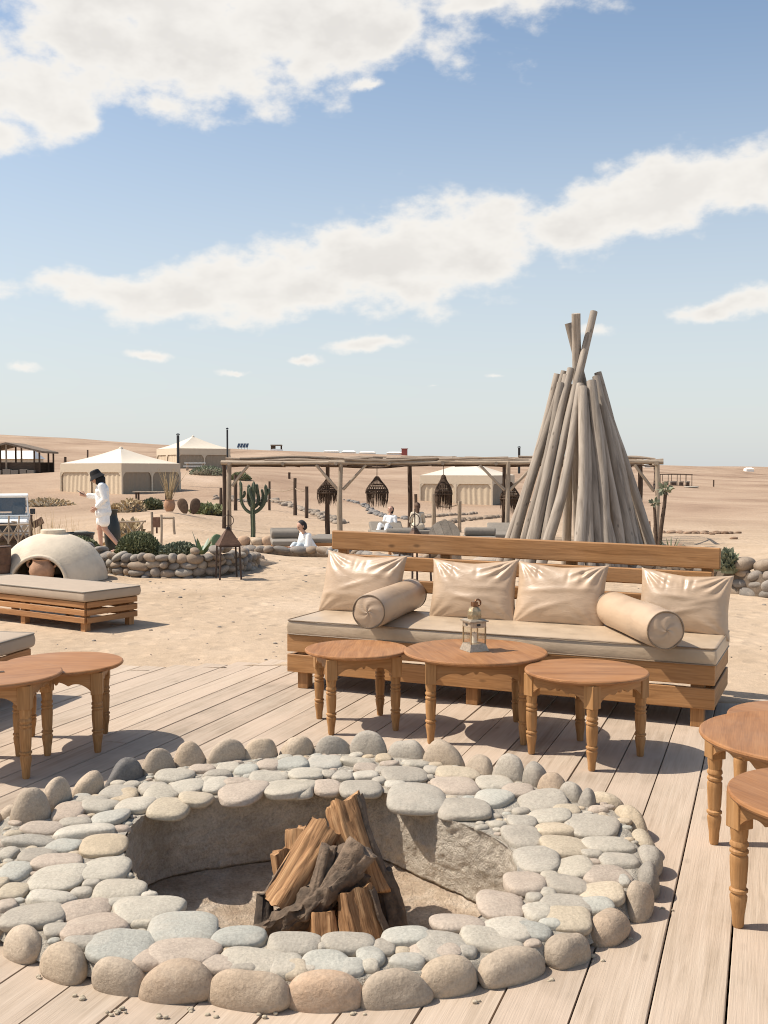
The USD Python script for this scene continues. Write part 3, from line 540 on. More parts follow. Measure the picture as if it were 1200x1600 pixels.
for px, py, w, h, kd, turn in C:
    q = at_z(px, py, .10); zb = bed_z(q[1]); q, mpp, th = toward(px, py, zb + .022)
    a = w * mpp / 2; c = min(.020 + .075 * a, .029)
    b = max((h * mpp / 2 - c * .35 * math.cos(th)) / math.sin(th), .45 * a); b = min(b, 1.2 * a)
    out_ok = Polygon(outer).buffer(-.05 - b * .6)
    for _ in range(24):                     # slide inwards until it lies clear of the standing stones
        if out_ok.contains(Point(q[0], q[1])) and not any(((q[0] - X_) / (A_ + a * .75)) ** 2 + ((q[1] - Y_) / (B_ * .8 + b * .8)) ** 2 < 1 for X_, Y_, A_, B_ in rings): break
        v_ = np.array([ii.mean(0)[0] - q[0], ii.mean(0)[1] - q[1]]); q = q + np.r_[v_ / np.linalg.norm(v_) * .012, 0]
    else: continue
    m = pebble(a * 1.07, b * 1.12, c, rng, 3 if a > .035 else 2, .12, .66)
    placed.append((q[0], q[1], a, b))
    part(pit, 'cobble', m, M[CLK[kd]], True, T(q[0], q[1], zb + c * .22) @ rot([0, 0, 1], turn * 1.6 + rng.normal() * 6) @ rot([1, 0, 0], rng.normal() * 3.5) @ rot([0, 1, 0], rng.normal() * 3.5))
# pebbles pushed into the gaps
annulus = Polygon(outer).buffer(-.04).difference(Polygon(inner).buffer(.02)); bx = annulus.bounds; n_p = 0
for _ in range(9000):
    x, y = rng.uniform(bx[0], bx[2]), rng.uniform(bx[1], bx[3]); r = rng.choice([.013, .018, .025, .034])
    if not annulus.contains(Point(x, y)): continue
    if any(((x - X_) / (A_ + r * .75)) ** 2 + ((y - Y_) / (B_ + r * .75)) ** 2 < 1 for X_, Y_, A_, B_ in placed): continue
    placed.append((x, y, r * 1.25, r)); n_p += 1
    part(pit, 'pebble', pebble(r * 1.3, r, r * .6, rng, 2 if r > .02 else 1, .1), M[rng.choice(list(CLK.values()))], True, T(x, y, bed_z(y) + r * .12) @ rot([0, 0, 1], rng.uniform(-30, 30)))
    if n_p > 230: break

# ------------------------------------------------------------------ firewood
def noisy_beam(poly, l, n, seed, taper=.1, amp=.012, bend=.0):
    """a split billet: cross section poly (list of yz), length l along x, ragged along its length"""
    rg = np.random.default_rng(seed); P = np.array(poly, float); k = len(P)
    w = [Wave(rg, 6, 1.0) for _ in range(2)]; V = []
    for i, t in enumerate(np.linspace(0, 1, n)):
        s = 1 + taper * (t - .5) * 2; q = np.c_[np.full(k, (t - .5) * l), P * s]
        grain = np.c_[np.full(k, t * l * 9 if bend > .015 or amp > .023 else t * l * 4), P * 60]                   # ridges that run with the grain
        q[:, 1] += amp * w[0](grain) + bend * math.sin(PI * t); q[:, 2] += amp * w[1](grain)
        q[:, 0] += (1 if i == n - 1 else -1) * (i in (0, n - 1)) * amp * 1.6 * w[1](P[:, [0, 1, 0]] * 40)
        V.append(q)
    V = np.vstack(V); m = quads(V, grid(n, k, True)[:, ::-1]); F = list(m.faces); c0, c1 = len(V), len(V) + 1
    V = np.vstack([V, V[:k].mean(0), V[-k:].mean(0)])
    F += [(c0, (j + 1) % k, j) for j in range(k)] + [(c1, (n - 1) * k + j, (n - 1) * k + (j + 1) % k) for j in range(k)]
    m = trimesh.Trimesh(V, F, process=False); m.fix_normals(); b_ = amp > .019 and bend > .01
    d = (meshkit.fbm(V * ([22, 26, 26] if b_ else [7, 55, 55]) + seed * 3.7, 4, seed) - .5) * (.075 if b_ else .030)
    return trimesh.Trimesh(V + m.vertex_normals * d[:, None], m.faces, process=False)
def fine(poly, n=26):
    r = LineString(list(poly) + [poly[0]]); return [np.array(r.interpolate(t, True).coords[0]) for t in np.linspace(0, 1, n, endpoint=False)]
def arc(r, a0, a1, n=8): return [(r * math.cos(math.radians(a)), r * math.sin(math.radians(a))) for a in np.linspace(a0, a1, n)]
def billet(label, a, b, poly, turn, seed, bark_arc=None, look='split', taper=.05, amp=.012, bend=0.0):
    """a: top end, b: bottom end, in the world"""
    a, b = np.array(a), np.array(b); l = np.linalg.norm(b - a); F = frame((a + b) / 2, b - a) @ rot([1, 0, 0], turn)
    t = thing('firewood_log', label, 'firewood', (a + b) / 2, group='firewood piled in the pit'); Fl = T(*(-(a + b) / 2)) @ F
    part(t, 'split_wood' if look == 'split' else 'log', noisy_beam(fine(poly, 44), l, 34, seed, taper, amp, bend), M[look], 40, Fl)
    if bark_arc:
        o = np.array(bark_arc); c = o.mean(0); s = np.linalg.norm(o, axis=1, keepdims=True); shell = list(map(tuple, o * (1 + .010 / s))) + list(map(tuple, (o * (1 - .004 / s))[::-1]))
        part(t, 'bark', noisy_beam(fine(shell, 30), l * .97, 22, seed + 50, taper, .009, bend), M['bark'], 30, Fl)
    return t
yc = 3.45
def fw(px, py, y): return at_y(px, py, 4.22 + (y - 4.45) * .55)
A1 = arc(.085, -70, 60, 10)
billet('tallest split log at the top of the pile with dark bark on its right', fw(534, 1252, 4.74), fw(584, 1400, 4.50), [(-.05, .075), (-.085, .01), (-.055, -.065), *A1], 15, 31, A1, bend=-.02, amp=.017)
A2 = arc(.075, 150, 250, 10)
billet('split log with deep grain leaning on the left of the pile', fw(512, 1292, 4.62), fw(438, 1418, 4.36), [(.065, -.045), (.07, .03), (.02, .075), (-.03, .065), *A2], -30, 32, A2, amp=.022)
billet('gnarled dark bark log crossing the front of the pile', fw(556, 1348, 4.44), fw(404, 1470, 4.18), arc(.068, 0, 340, 16), 0, 33, None, 'bark', -.30, .034, .03)
billet('short forked bark stub standing up at the middle of the pile', fw(514, 1322, 4.36), fw(490, 1425, 4.26), arc(.046, 0, 340, 14), 0, 34, None, 'bark', .20, .020)
billet('thick bark stub with a pale sawn end under the tallest log', fw(568, 1328, 4.40), fw(512, 1404, 4.30), arc(.064, 0, 340, 14), 0, 44, None, 'bark', -.1, .022)
A5 = arc(.075, -70, 80, 10)
billet('split log standing at the front right of the pile, bark on its right', fw(556, 1392, 4.26), fw(578, 1486, 4.12), [(-.10, .04), (-.105, -.03), (-.05, -.06), *A5], -8, 35, A5, taper=.12, amp=.016)
billet('short split block lying low at the front of the pile', fw(502, 1424, 4.24), fw(504, 1490, 4.12), [(-.075, -.04), (.07, -.05), (.075, .04), (-.06, .055)], 80, 36, None, amp=.016)
billet('round bark log leaning behind the right of the pile', fw(596, 1358, 4.56), fw(616, 1476, 4.36), arc(.062, 0, 340, 16), 0, 37, None, 'bark', .25, .024)
billet('bark log standing at the far left foot of the pile', fw(414, 1396, 4.42), fw(412, 1482, 4.20), arc(.046, 0, 340, 14), 0, 38, None, 'bark', .15, .020)
billet('small split piece with its square end up behind the left log', fw(472, 1294, 4.80), fw(474, 1410, 4.62), [(-.055, -.045), (.05, -.055), (.06, .045), (-.045, .055)], 40, 39, None, amp=.016)
billet('small split piece poking out left of the pile', fw(441, 1330, 4.70), fw(462, 1450, 4.56), [(-.05, -.04), (.05, -.045), (.055, .04), (-.045, .045)], 30, 40, None, amp=.016)
billet('split log hidden at the back of the pile', fw(536, 1312, 4.88), fw(522, 1424, 4.78), [(-.07, -.06), (.07, -.065), (.075, .055), (-.05, .065)], 10, 41, None, amp=.016)
billet('splintered offcut in the dark gap low in the pile', fw(452, 1428, 4.32), fw(470, 1486, 4.16), [(-.035, -.03), (.035, -.03), (.04, .03), (-.03, .035)], 10, 42, None, amp=.014)
# ------------------------------------------------------------------ the long timber sofa
def lerp(a, b, t): return np.asarray(a) * (1 - t) + np.asarray(b) * t
FL, FR = at_z(463, 1075), at_z(1101, 1138)                                # outer corners of the front legs
us = (FR - FL) / np.linalg.norm(FR - FL); vs = np.array([-us[1], us[0], 0]); LS = np.linalg.norm(FR - FL)
SO = lambda s, t, z: FL + us * s + vs * t + np.array([0, 0, z])
sofa = thing('timber_sofa', 'long honey pine sofa frame with a slatted back at the far deck edge', 'sofa')
DEP = .86
for s in (.05, LS * .47, LS - .05):
    for t in (.05, DEP - .06): bar(sofa, 'leg', SO(s, t, 0), SO(s, t, .30), .085, .085, M['pine_leg'] if False else M['pine'], up=us)
for z in (.192, .347): bar(sofa, 'front_rail', SO(-.07, 0, z), SO(LS + .06, 0, z), .035, .135, M['pine'])
for z in (.192, .347): bar(sofa, 'back_rail', SO(-.03, DEP, z), SO(LS + .03, DEP, z), .035, .125, M['pine'])
for s in (-.05, LS + .04):
    for z in (.19, .345): bar(sofa, 'side_rail', SO(s, .022, z), SO(s, DEP - .02, z), .035, .128, M['pine'])
bar(sofa, 'seat_board', SO(-.02, .14, .395), SO(LS + .02, .14, .395), .22, .02, M['pine']); bar(sofa, 'seat_board', SO(-.02, .42, .395), SO(LS + .02, .42, .395), .22, .02, M['pine']); bar(sofa, 'seat_board', SO(-.02, .70, .395), SO(LS + .02, .70, .395), .22, .02, M['pine'])
TB = DEP + .03
def back_at(px, py, t):
    """where the line of sight meets the plane of the back"""
    d = ray(px, py); o = np.array([0, 0, CAM_H]); k = ((SO(0, t, 0) - o) @ vs) / (d @ vs); return o + d * k
for name, (a, b), h in (('back_top_rail', ((520, 843), (1126, 873)), .155), ('back_middle_rail', ((540, 876), (1118, 906)), .115), ('back_lower_rail', ((540, 910), (1118, 944)), .10)):
    bar(sofa, name, back_at(*a, TB), back_at(*b, TB), .045, h, M['pine'], up=(0, 0, 1), c=.008, ext=.0 if name == 'back_top_rail' else -.02)
for px, pt, pb in ((537, 850, 960), (697, 858, 985), (894, 868, 1010), (1106, 880, 1040)):
    top = back_at(px, pt, TB + .045); bar(sofa, 'back_post', (top[0], top[1], .32), top, .085, .045, M['pine'], up=vs)
# seat cushion
def cushion(lx, ly, h, r=.02, nx=60, ny=20, sag=.012, seed=0):
    """a box cushion with soft edges: rounded box, slightly sunken and lumpy, origin at its bottom centre"""
    b = trimesh.creation.box([1, 1, 1]); rg = np.random.default_rng(seed); w = Wave(rg, 9, 1.0)
    pts = []
    m = m3.Manifold.cube([lx - 2 * r, ly - 2 * r, h - 2 * r], True)
    s = m3.Manifold.sphere(r, 16)
    hull = m3.Manifold.batch_hull([s.translate([x * (lx / 2 - r), y * (ly / 2 - r), z * (h / 2 - r)]) for x in (-1, 1) for y in (-1, 1) for z in (-1, 1)])
    hull = hull.refine_to_length(.05); v, f, _ = meshkit.arrays(hull); v = v.copy()
    side = np.clip((np.abs(v[:, 2]) < h / 2 - r * .8), 0, 1)
    n = 1 - (np.abs(v[:, 0]) / (lx / 2)) ** 6; n2 = 1 - (np.abs(v[:, 1]) / (ly / 2)) ** 4
    top = v[:, 2] > 0
    v[:, 2] += top * (.010 * np.clip(n * n2, 0, 1) + sag * .8 * w(v * [3.2, 5, 1]) * np.clip(n * n2, 0, 1))
    v[:, 1] += np.sign(v[:, 1]) * (np.abs(v[:, 1]) > ly / 2 - r) * (.010 * np.cos(v[:, 2] / h * PI) + .006 * w(v * [5, 1, 9]))
    v[:, 0] += np.sign(v[:, 0]) * (np.abs(v[:, 0]) > lx / 2 - r) * .008 * np.cos(v[:, 2] / h * PI)
    v[:, 2] += h / 2
    return trimesh.Trimesh(v, f, process=False)
def rounded_loop(lx, ly, r, z, n=6):
    out = []
    for cx, cy, a0 in ((1, 1, 0), (-1, 1, 90), (-1, -1, 180), (1, -1, 270)):
        for a in np.linspace(a0, a0 + 90, n): out.append((cx * (lx / 2 - r) + r * math.cos(math.radians(a)), cy * (ly / 2 - r) + r * math.sin(math.radians(a)), z))
    out.append(out[0]); return np.array(out)
FS = frame(SO(LS / 2, .39, .405), us, (0, 0, 1))
seat = thing('seat_cushion', 'long thin tan leather seat cushion lying on the timber sofa', 'cushion', FS[:3, 3], math.degrees(math.atan2(us[1], us[0])))
SL, SW = LS + .13, .82
part(seat, 'cover', cushion(SL, SW, .115, .018, seed=4), M['seat_leather'], 50)
part(seat, 'piping', tube(rounded_loop(SL + .004, SW + .012, .03, .112), .0055, 6), M['piping'], True); part(seat, 'piping', tube(rounded_loop(SL + .004, SW + .012, .03, .008), .005, 6), M['piping'], True)
# pillows
def pillow(W_, H_, T_, seed, n=64):
    """a stuffed leather square, x across, z up, y thick: pinched corners, creases running from the top corners and seams"""
    rg = np.random.default_rng(seed); u = np.linspace(-1, 1, n); U, Vv = np.meshgrid(u, u, indexing='ij'); U, Vv = U.ravel(), Vv.ravel()
    th = (np.clip(1 - np.abs(U) ** 2.6, 0, 1) * np.clip(1 - np.abs(Vv) ** 2.6, 0, 1)) ** .46
    pin = .055 * (1 - Vv ** 2) ; pin2 = .075 * (1 - U ** 2)
    x = U * (1 - pin) * W_ / 2 * (1 + .03 * (Vv < -.2) * -Vv); z = Vv * (1 - pin2 * (1 if True else 0)) * H_ / 2
    z = z - .018 * np.clip(Vv, 0, 1) * (1 - np.abs(U))          # the top edge sags between its ears
    cr = np.zeros_like(U)
    for cx, cz, k, amp in ((-1, 1.05, 17, .012), (1, 1.05, 17, .012), (-1, -1.05, 13, .005), (1, -1.05, 13, .005)):
        dx, dz = U - cx, Vv - cz; r = np.hypot(dx, dz); ang = np.arctan2(dz, dx)
        cr += amp * np.sin(ang * k + rg.uniform(0, 6) + 1.2 * np.sin(r * 3 + rg.uniform(0, 6))) * np.exp(-((r - .42) / .40) ** 2)
    for _ in range(7):          # creases hanging from the top seam
        c = rg.uniform(-.8, .8); wd = rg.uniform(.03, .06); cr -= rg.uniform(.004, .011) * np.exp(-((U - c - rg.normal() * .10 * (1 - Vv)) / wd) ** 2) * np.exp(-((Vv - .72) / .26) ** 2)
    for _ in range(3):          # long soft folds
        c, a = rg.uniform(-.5, .4), rg.uniform(-.5, .5); cr += .007 * np.exp(-((Vv - c - a * U) / .10) ** 2) * np.exp(-((U - rg.uniform(-.6, .6)) / .5) ** 2)
    w = Wave(rg, 8, 2.2)(np.c_[U, Vv, 0 * U]) * .012
    e = np.clip(th, 0, 1)
    f = np.c_[x, -(T_ / 2 * th + (cr + w) * e), z]; b = np.c_[x, T_ / 2 * th * .8, z]
    g_ = grid(n, n); return cat([quads(f, g_), quads(b, g_[:, ::-1])])
yaw = math.degrees(math.atan2(us[1], us[0]))
PIL = [((499, 945), (619, 940), 860, 'square tan leather pillow at the left end of the sofa'), ((669, 962), (798, 966), 870, 'square tan leather pillow just behind the small brass lantern'),
       ((802, 970), (939, 977), 876, 'square tan leather pillow directly left of the right bolster, creased in a V'), ((996, 984), (1136, 1000), 889, 'square tan leather pillow at the right end of the sofa, drooping over the edge')]
for i, (bl, br, top, lab) in enumerate(PIL):
    s0 = [(back_at(q[0], q[1], .55) - FL) @ us for q in (bl, br)]; wd = s0[1] - s0[0]; sc = sum(s0) / 2
    base = SO(sc, .60, .525)
    py = top; topz = back_at((bl[0] + br[0]) / 2, py + 6, .78)[2]; hh = (topz - .525) / math.cos(math.radians(14)) * 1.02
    p = thing('square_pillow', lab, 'pillow', base, yaw, 'square pillows on the sofa')
    part(p, 'cover', pillow(wd * 1.05, hh * 1.12, .24, 60 + i), M['leather'], True, rot([1, 0, 0], -15) @ T(0, 0, hh * .47) @ rot([0, 1, 0], [2, -1.5, 1, 3][i]))
# bolsters
def bolster(name, label, E1, E2, r):
    E1, E2 = np.array(E1), np.array(E2); d = E2 - E1; l = np.linalg.norm(d); F = frame(E1, d, (0, 0, 1)); t = thing(name, label, 'bolster', E1, group='bolster cushions on the sofa')
    F = T(*(-E1)) @ F; n, k = 44, 48; V = []; rg = np.random.default_rng(int(abs(E1[0]) * 100) + 3)
    for i, s in enumerate(np.linspace(0, 1, n)):
        rr = r * (1 - .10 * np.exp(-s * 26) - .10 * np.exp(-(1 - s) * 26)) * (1 + .02 * math.sin(s * 7)); a = np.arange(k) * 2 * PI / k
        gather = .006 * (np.sin(a * 24) * (np.exp(-s * 18) + np.exp(-(1 - s) * 18))) + .006 * Wave(rg, 4, 1)(np.c_[np.cos(a) * 2, np.sin(a) * 2, np.full(k, s * 4)]) * 0
        q = rr + gather; V.append(np.c_[np.full(k, s * l), q * np.cos(a), q * np.sin(a)])
    w = Wave(rg, 10, 3.5); Vv = np.vstack(V); Vv[:, 1:] *= (1 + .035 * w(Vv * [1.2, 2.4, 2.4]))[:, None]; Vv[:, 2] = np.where(Vv[:, 2] < -r * .9, -r * .9, Vv[:, 2])
    part(t, 'cover', quads(Vv, grid(n, k, True)[:, ::-1]), M['leather'], True, F)
    for s, sg in ((0, -1), (l, 1)):
        V = []
        for i, q in enumerate(np.linspace(.90, 0, 8)):
            a = np.arange(k) * 2 * PI / k; V.append(np.c_[np.full(k, s + sg * .022 * (1 - (q / .9) ** 2)) + .003 * np.sin(a * 5 + i), r * q * np.cos(a), r * q * np.sin(a)])
        part(t, 'end_cap', quads(np.vstack(V), grid(8, k, True) if sg < 0 else grid(8, k, True)[:, ::-1]), M['leather'], True, F)
        a = np.linspace(0, 2 * PI, 41); part(t, 'piping', tube(np.c_[np.full(41, s), r * .925 * np.cos(a), r * .925 * np.sin(a)], .006, 6), M['piping'], True, F)
    return t
bolster('bolster', 'tan leather bolster lying on the left half of the sofa, beside the left end pillow', at_z(576, 956, .645), at_z(644, 928, .65), .128)
bolster('bolster', 'tan leather bolster lying on the right half of the sofa, before the right end pillow', at_z(1040, 985, .645), at_z(956, 951, .65), .128)

# ------------------------------------------------------------------ round tables with turned legs
LEG = [(.0, .0), (.016, .0), (.019, .01), (.021, .05), (.027, .095), (.029, .115), (.024, .128), (.0305, .134), (.0305, .142), (.024, .148), (.027, .17), (.030, .24), (.030, .262), (.0255, .272), (.031, .278), (.031, .286), (.0265, .292), (.0265, .298), (.031, .304), (.031, .312), (.026, .322), (.029, .345), (.030, .37), (.0, .37)]
def make_table(cx, cy, r, h, turn, label, seed, slot=False):
    t = thing('round_table', label, 'table', (cx, cy, 0), turn, 'low round pine tables on the deck')
    pr = [(0, -.024), (r - .012, -.024), (r - .004, -.019), (r, -.012), (r - .002, -.004), (r - .008, 0), (0, 0)]
    top = part(t, 'tabletop', lathe(pr, 96), M['pine_top'], 30, T(0, 0, h) @ rot([0, 0, 1], 40 + seed * 33))
    L_ = r * .62; k = h - .024
    for i, (sx, sy) in enumerate(((1, 1), (1, -1), (-1, -1), (-1, 1))):
        o = T(sx * L_, sy * L_, 0); s = (k - .13) / .37
        part(t, 'leg', lathe([(a * 1.08, b * s) for a, b in LEG], 20), M['pine_leg'], 30, o)
        part(t, 'leg_block', box(-.034, .034, -.034, .034, k - .132, k - .001, .003), M['pine_leg'], False, o)
    w = 2 * L_ - .066
    e = [(-w / 2, 0), (-w / 2, -.118)]
    for u in np.linspace(0, 1, 41):                                    # scalloped lower edge
        c = abs(u - .5) * 2; z = -.085 + .030 * (1 - abs(math.sin(PI * 2.0 * c)) ** .7) * (c > .02) - .012 * (c < .18) ; z = -.078 - .030 * c ** 4 + .030 * abs(math.sin(PI * (1.5 * c + .5))) ** .7 * (1 - c * .6) - .018 * (c < .05)
        e.append(((u - .5) * w, z))
    e += [(w / 2, -.118), (w / 2, 0)]
    ap = prism(Polygon(e).buffer(0), .02)
    for i in range(4): part(t, 'apron', ap, M['pine'], False, rot([0, 0, 1], 90 * i) @ frame((0, -L_ - .008, k - .002), (1, 0, 0), (0, -1, 0)) @ np.diag([1, 1, 1, 1]) )
    if slot: part(t, 'inlay', box(-.05, .05, -.018, .018, h + .0005, h + .003, .001), M['reed'], False, rot([0, 0, 1], 25))
    return t
def top_at(px, py, h): return at_z(px, py, h)[:2]
tb = top_at(557, 1012.5, .5); make_table(*tb, .335, .5, 14, 'low round pine table left of the lantern table, before the sofa', 1)
tb2 = top_at(743, 1016, .52); make_table(*tb2, .45, .52, -3, 'larger round pine table carrying the small brass lantern', 2)
tb3 = top_at(916, 1046, .5); make_table(*tb3, .355, .5, 40, 'low round pine table right of the lantern table, partly shaded by its top', 3)
make_table(*top_at(98, 1034, .5), .355, .5, 10, 'low round pine table at the left edge, the one farther from the pit', 4)
make_table(*top_at(-8, 1051, .53), .36, .53, 4, 'low round pine table cut by the left edge of the picture, with a dark inlay', 5, True)
def top_left(px, py, h, r):
    q = at_z(px, py, h); return q[0] + r + .012, q[1]
make_table(*top_left(1095, 1149, .54, .45), .45, .54, 12, 'widest round pine table at the right edge, the middle of the three', 6)
make_table(*top_left(1139, 1243, .52, .36), .36, .52, 22, 'small round pine table at the right edge, nearest to the camera', 7)
make_table(*top_left(1138, 1121, .5, .36), .36, .5, 5, 'round pine table at the right edge, mostly hidden behind the wider one', 8)

# small brass lantern
lp = at_z(741, 1016, .52)
lan = thing('table_lantern', 'small tin and brass lantern with glass panes and a candle, on the larger table', 'lantern', (lp[0], lp[1], .521), 24)
S = .40 * .62 / .62
def frust(a, b, z0, z1):
    v = [(sx * a, sy * a, z0) for sx, sy in ((-1, -1), (1, -1), (1, 1), (-1, 1))] + [(sx * b, sy * b, z1) for sx, sy in ((-1, -1), (1, -1), (1, 1), (-1, 1))]
    return trimesh.convex.convex_hull(np.array(v))
part(lan, 'base', cat([frust(.068, .066, 0, .006), frust(.066, .053, .006, .045)]), M['silver'], False)
for sx in (-1, 1):
    for sy in (-1, 1): part(lan, 'corner_post', box(sx * .051 - .004, sx * .051 + .004, sy * .051 - .004, sy * .051 + .004, .045, .155, .001), M['brass'], False)
part(lan, 'band', cat([box(-.055, .055, -.055, -.047, .147, .182, .002), box(-.055, .055, .047, .055, .147, .182, .002), box(-.055, -.047, -.0465, .0465, .147, .182, .002), box(.047, .055, -.0465, .0465, .147, .182, .002)]), M['silver'], False)
for a in range(4): part(lan, 'slot', box(-.013, .013, -.0565, -.0545, .158, .172, .0005), M['black'], False, rot([0, 0, 1], 90 * a))
part(lan, 'roof_plate', cat([frust(.066, .066, .183, .191), frust(.060, .045, .191, .199)]), M['silver'], False)
part(lan, 'cupola', lathe([(0, .199), (.044, .199), (.046, .225), (.043, .248), (.034, .266), (.018, .276), (0, .278)], 8), M['brass'], False)
part(lan, 'neck', box(-.017, .017, -.017, .017, .274, .306, .002), M['copper'], False)
a = np.linspace(0, 2 * PI, 25); part(lan, 'handle_ring', tube(np.c_[.024 + .020 * np.cos(a), .0 * a, .298 + .020 * np.sin(a)], .006, 8), M['copper'], True)
for a in range(4): part(lan, 'glass_pane', box(-.046, .046, -.050, -.0485, .046, .147, .0004), M['pane'], False, rot([0, 0, 1], 90 * a))
cd = part(lan, 'candle', lathe([(0, .046), (.017, .046), (.017, .108), (.014, .111), (0, .109)], 20), M['candle'], 30)
part(cd, 'wick', tube([(0, 0, .108), (.001, 0, .119)], .0012, 5), M['black'], True)

# ------------------------------------------------------------------ daybeds at the left
def daybed(label, clabel, A, ex, ey, lx, ly, z0, slats=3, seat_z=.47):
    """A: near right corner of the frame on the ground, ex along the long side, ey along the short side"""
    ex = np.array([*ex, 0]) / np.linalg.norm(ex); ey = np.array([*ey, 0]) / np.linalg.norm(ey); A = np.array([A[0], A[1], z0])
    P_ = lambda x, y, z: A + ex * x + ey * y + np.array([0, 0, z])
    t = thing('daybed', label, 'daybed'); top = seat_z - .11
    for x in (.04, lx / 2, lx - .04):
        for y in (.04, ly - .04): bar(t, 'leg', P_(x, y, 0), P_(x, y, top - .02), .07, .07, M['daybed_wood'], up=ex)
    hh = .058
    for i in range(slats):
        z = top - .034 - i * .078
        for y in (-.012, ly + .012): bar(t, 'side_slat', P_(-.02, y, z), P_(lx + .02, y, z), .022, hh, M['daybed_wood'])
        for x in (-.032, lx + .032): bar(t, 'end_slat', P_(x, 0, z), P_(x, ly, z), .022, hh, M['daybed_wood'])
    for k in range(int(lx / .16)): bar(t, 'seat_slat', P_(.09 + k * .16, .02, top - .012), P_(.09 + k * .16, ly - .02, top - .012), .09, .02, M['daybed_wood'])
    o = P_(lx / 2, ly / 2, top); c = thing('daybed_cushion', clabel, 'cushion', o, math.degrees(math.atan2(ex[1], ex[0])))
    part(c, 'cover', cushion(lx + .10, ly + .08, .105, .022, seed=int(lx * 7)), M['grey_cushion'], 50)
    part(c, 'piping', tube(rounded_loop(lx + .104, ly + .09, .03, .100), .006, 6), M['dusk_cushion'], True)
    return t
daybed('low slatted daybed frame standing on the sand before the clay oven', 'flat taupe cushion on the daybed before the clay oven', at_z(133, 996, -.03), (-.83, .56), (.56, .83), 2.0, .66, -.03)
q = at_z(58, 985, .47); daybed('slatted daybed frame at the left edge, behind the round tables', 'taupe cushion on the daybed behind the left round tables', (q[0] - .05, q[1] - .1), (-.97, .22), (-.22, -.97), 1.0, 1.6, 0, 3, .47)
# ------------------------------------------------------------------ dry stone walls
def stone_wall(name, label, base, h, seed, rowh=.12, wide=(.15, .30), depth=.15, look='wall_stone', taper=0.0, sub=2):
    """rows of river stones along a path of ground points; every stone a part"""
    rg = np.random.default_rng(seed); path = spline(base, 200); seg = np.r_[0, np.cumsum(np.linalg.norm(np.diff(path[:, :2], axis=0), axis=1))]; Ltot = seg[-1]
    pos = lambda s: np.array([np.interp(s, seg, path[:, k]) for k in range(3)])
    o = pos(Ltot / 2); t = thing(name, label, 'stone wall', o)
    hh = h if callable(h) else (lambda s: h)
    core = [pos(s) for s in np.linspace(.08, Ltot - .08, 40)]; V = []
    for i, q in enumerate(core):
        s = .08 + (Ltot - .16) * i / 39; d = pos(min(s + .05, Ltot)) - pos(max(s - .05, 0)); n = np.array([d[1], -d[0], 0]) / np.linalg.norm(d[:2]); k = max(hh(s) - .07, .03)
        V += [q - n * depth * .45 - o + [0, 0, -.1], q - n * depth * .35 - o + [0, 0, k], q + n * depth * .35 - o + [0, 0, k], q + n * depth * .45 - o + [0, 0, -.1]]
    part(t, 'earth_core', quads(np.array(V), grid(40, 4, True)), M['soil'], True)
    row = 0; z = rowh * .42
    while z < max(hh(s) for s in np.linspace(0, Ltot, 12)) + rowh * .4:
        s = rg.uniform(-.1, .05)
        while s < Ltot:
            w = rg.uniform(*wide) * (1 + .25 * rg.normal() * .5); sc = s + w / 2; s += w * .90
            if sc > Ltot + .04 or z - rowh * .42 > hh(min(max(sc, 0), Ltot)) - rowh * .25 + rg.uniform(-.03, .03): continue
            q = pos(np.clip(sc, 0, Ltot)); d = pos(min(sc + .05, Ltot)) - pos(max(sc - .05, 0)) if 0 < sc < Ltot else us * 0 + np.array([1, 0, 0])
            n = np.array([d[1], -d[0], 0]) / (np.linalg.norm(d[:2]) + 1e-9); a = math.degrees(math.atan2(d[1], d[0])); hv = rowh * rg.uniform(.85, 1.35)
            m = pebble(w / 2 * 1.06, depth * rg.uniform(.55, .8), hv / 2 * 1.10, rg, sub, .16, .92)
            part(t, 'stone', m, M[look], True, T(*(q - o + n * rg.uniform(-.02, .05) + [0, 0, z + rg.uniform(-.015, .015)])) @ rot([0, 0, 1], a + rg.normal() * 8) @ rot([0, 1, 0], rg.normal() * 13) @ rot([1, 0, 0], rg.normal() * 10))
        z += rowh * .93; row += 1
    return t
W1 = [at_z(*p, -.02) for p in ((108, 893), (157, 903), (200, 908), (250, 910), (300, 910), (345, 906), (385, 897), (404, 887))]
stone_wall('planter_wall', 'curved dry stone planter wall of river stones beside the clay oven', W1, lambda s: float(np.interp(s, [0, 1.4, 2.0, 3.2, 4.4, 5.2], [.46, .45, .40, .47, .42, .20])), 3, .112, (.12, .25))
wl = spline(W1, 30); bk_ = wl + np.array([.55, 2.6, 0]) * np.c_[np.ones(30), np.sin(np.linspace(.25, PI - .35, 30)), np.zeros(30)]; V = []
for i, t in enumerate(np.linspace(0, 1, 10)): q = wl * (1 - t) + bk_ * t; q[:, 2] = -.02 + .27 * math.sin(min(t * 2.2 + .9, PI)) ** .8 if t < 1 else -.12; V.append(q + np.array([0, .08, 0]))
V = np.vstack(V); fade = np.tile(np.clip(np.minimum(np.arange(30) / 5., (24 - np.arange(30)) / 6.), 0, 1), 10); V[:, 2] = np.where(V[:, 2] > -.1, V[:, 2] * fade - .06 * (1 - fade), V[:, 2]) + .02 * wv2(V * 5); solo('planter_soil', quads(V, grid(10, 30)), M['sand'], 'raised bed of sandy soil behind the planter wall', 'soil', True, kind='structure')
W2 = [np.array([*at_z(*p, -.02)[:2], -.03]) for p in ((1270, 948), (1200, 936), (1130, 926), (1065, 914), (1000, 908), (930, 905))]
stone_wall('boundary_wall', 'dry stone wall of large pale river stones behind the right end of the sofa', W2, .40, 4, .135, (.20, .36), .17)
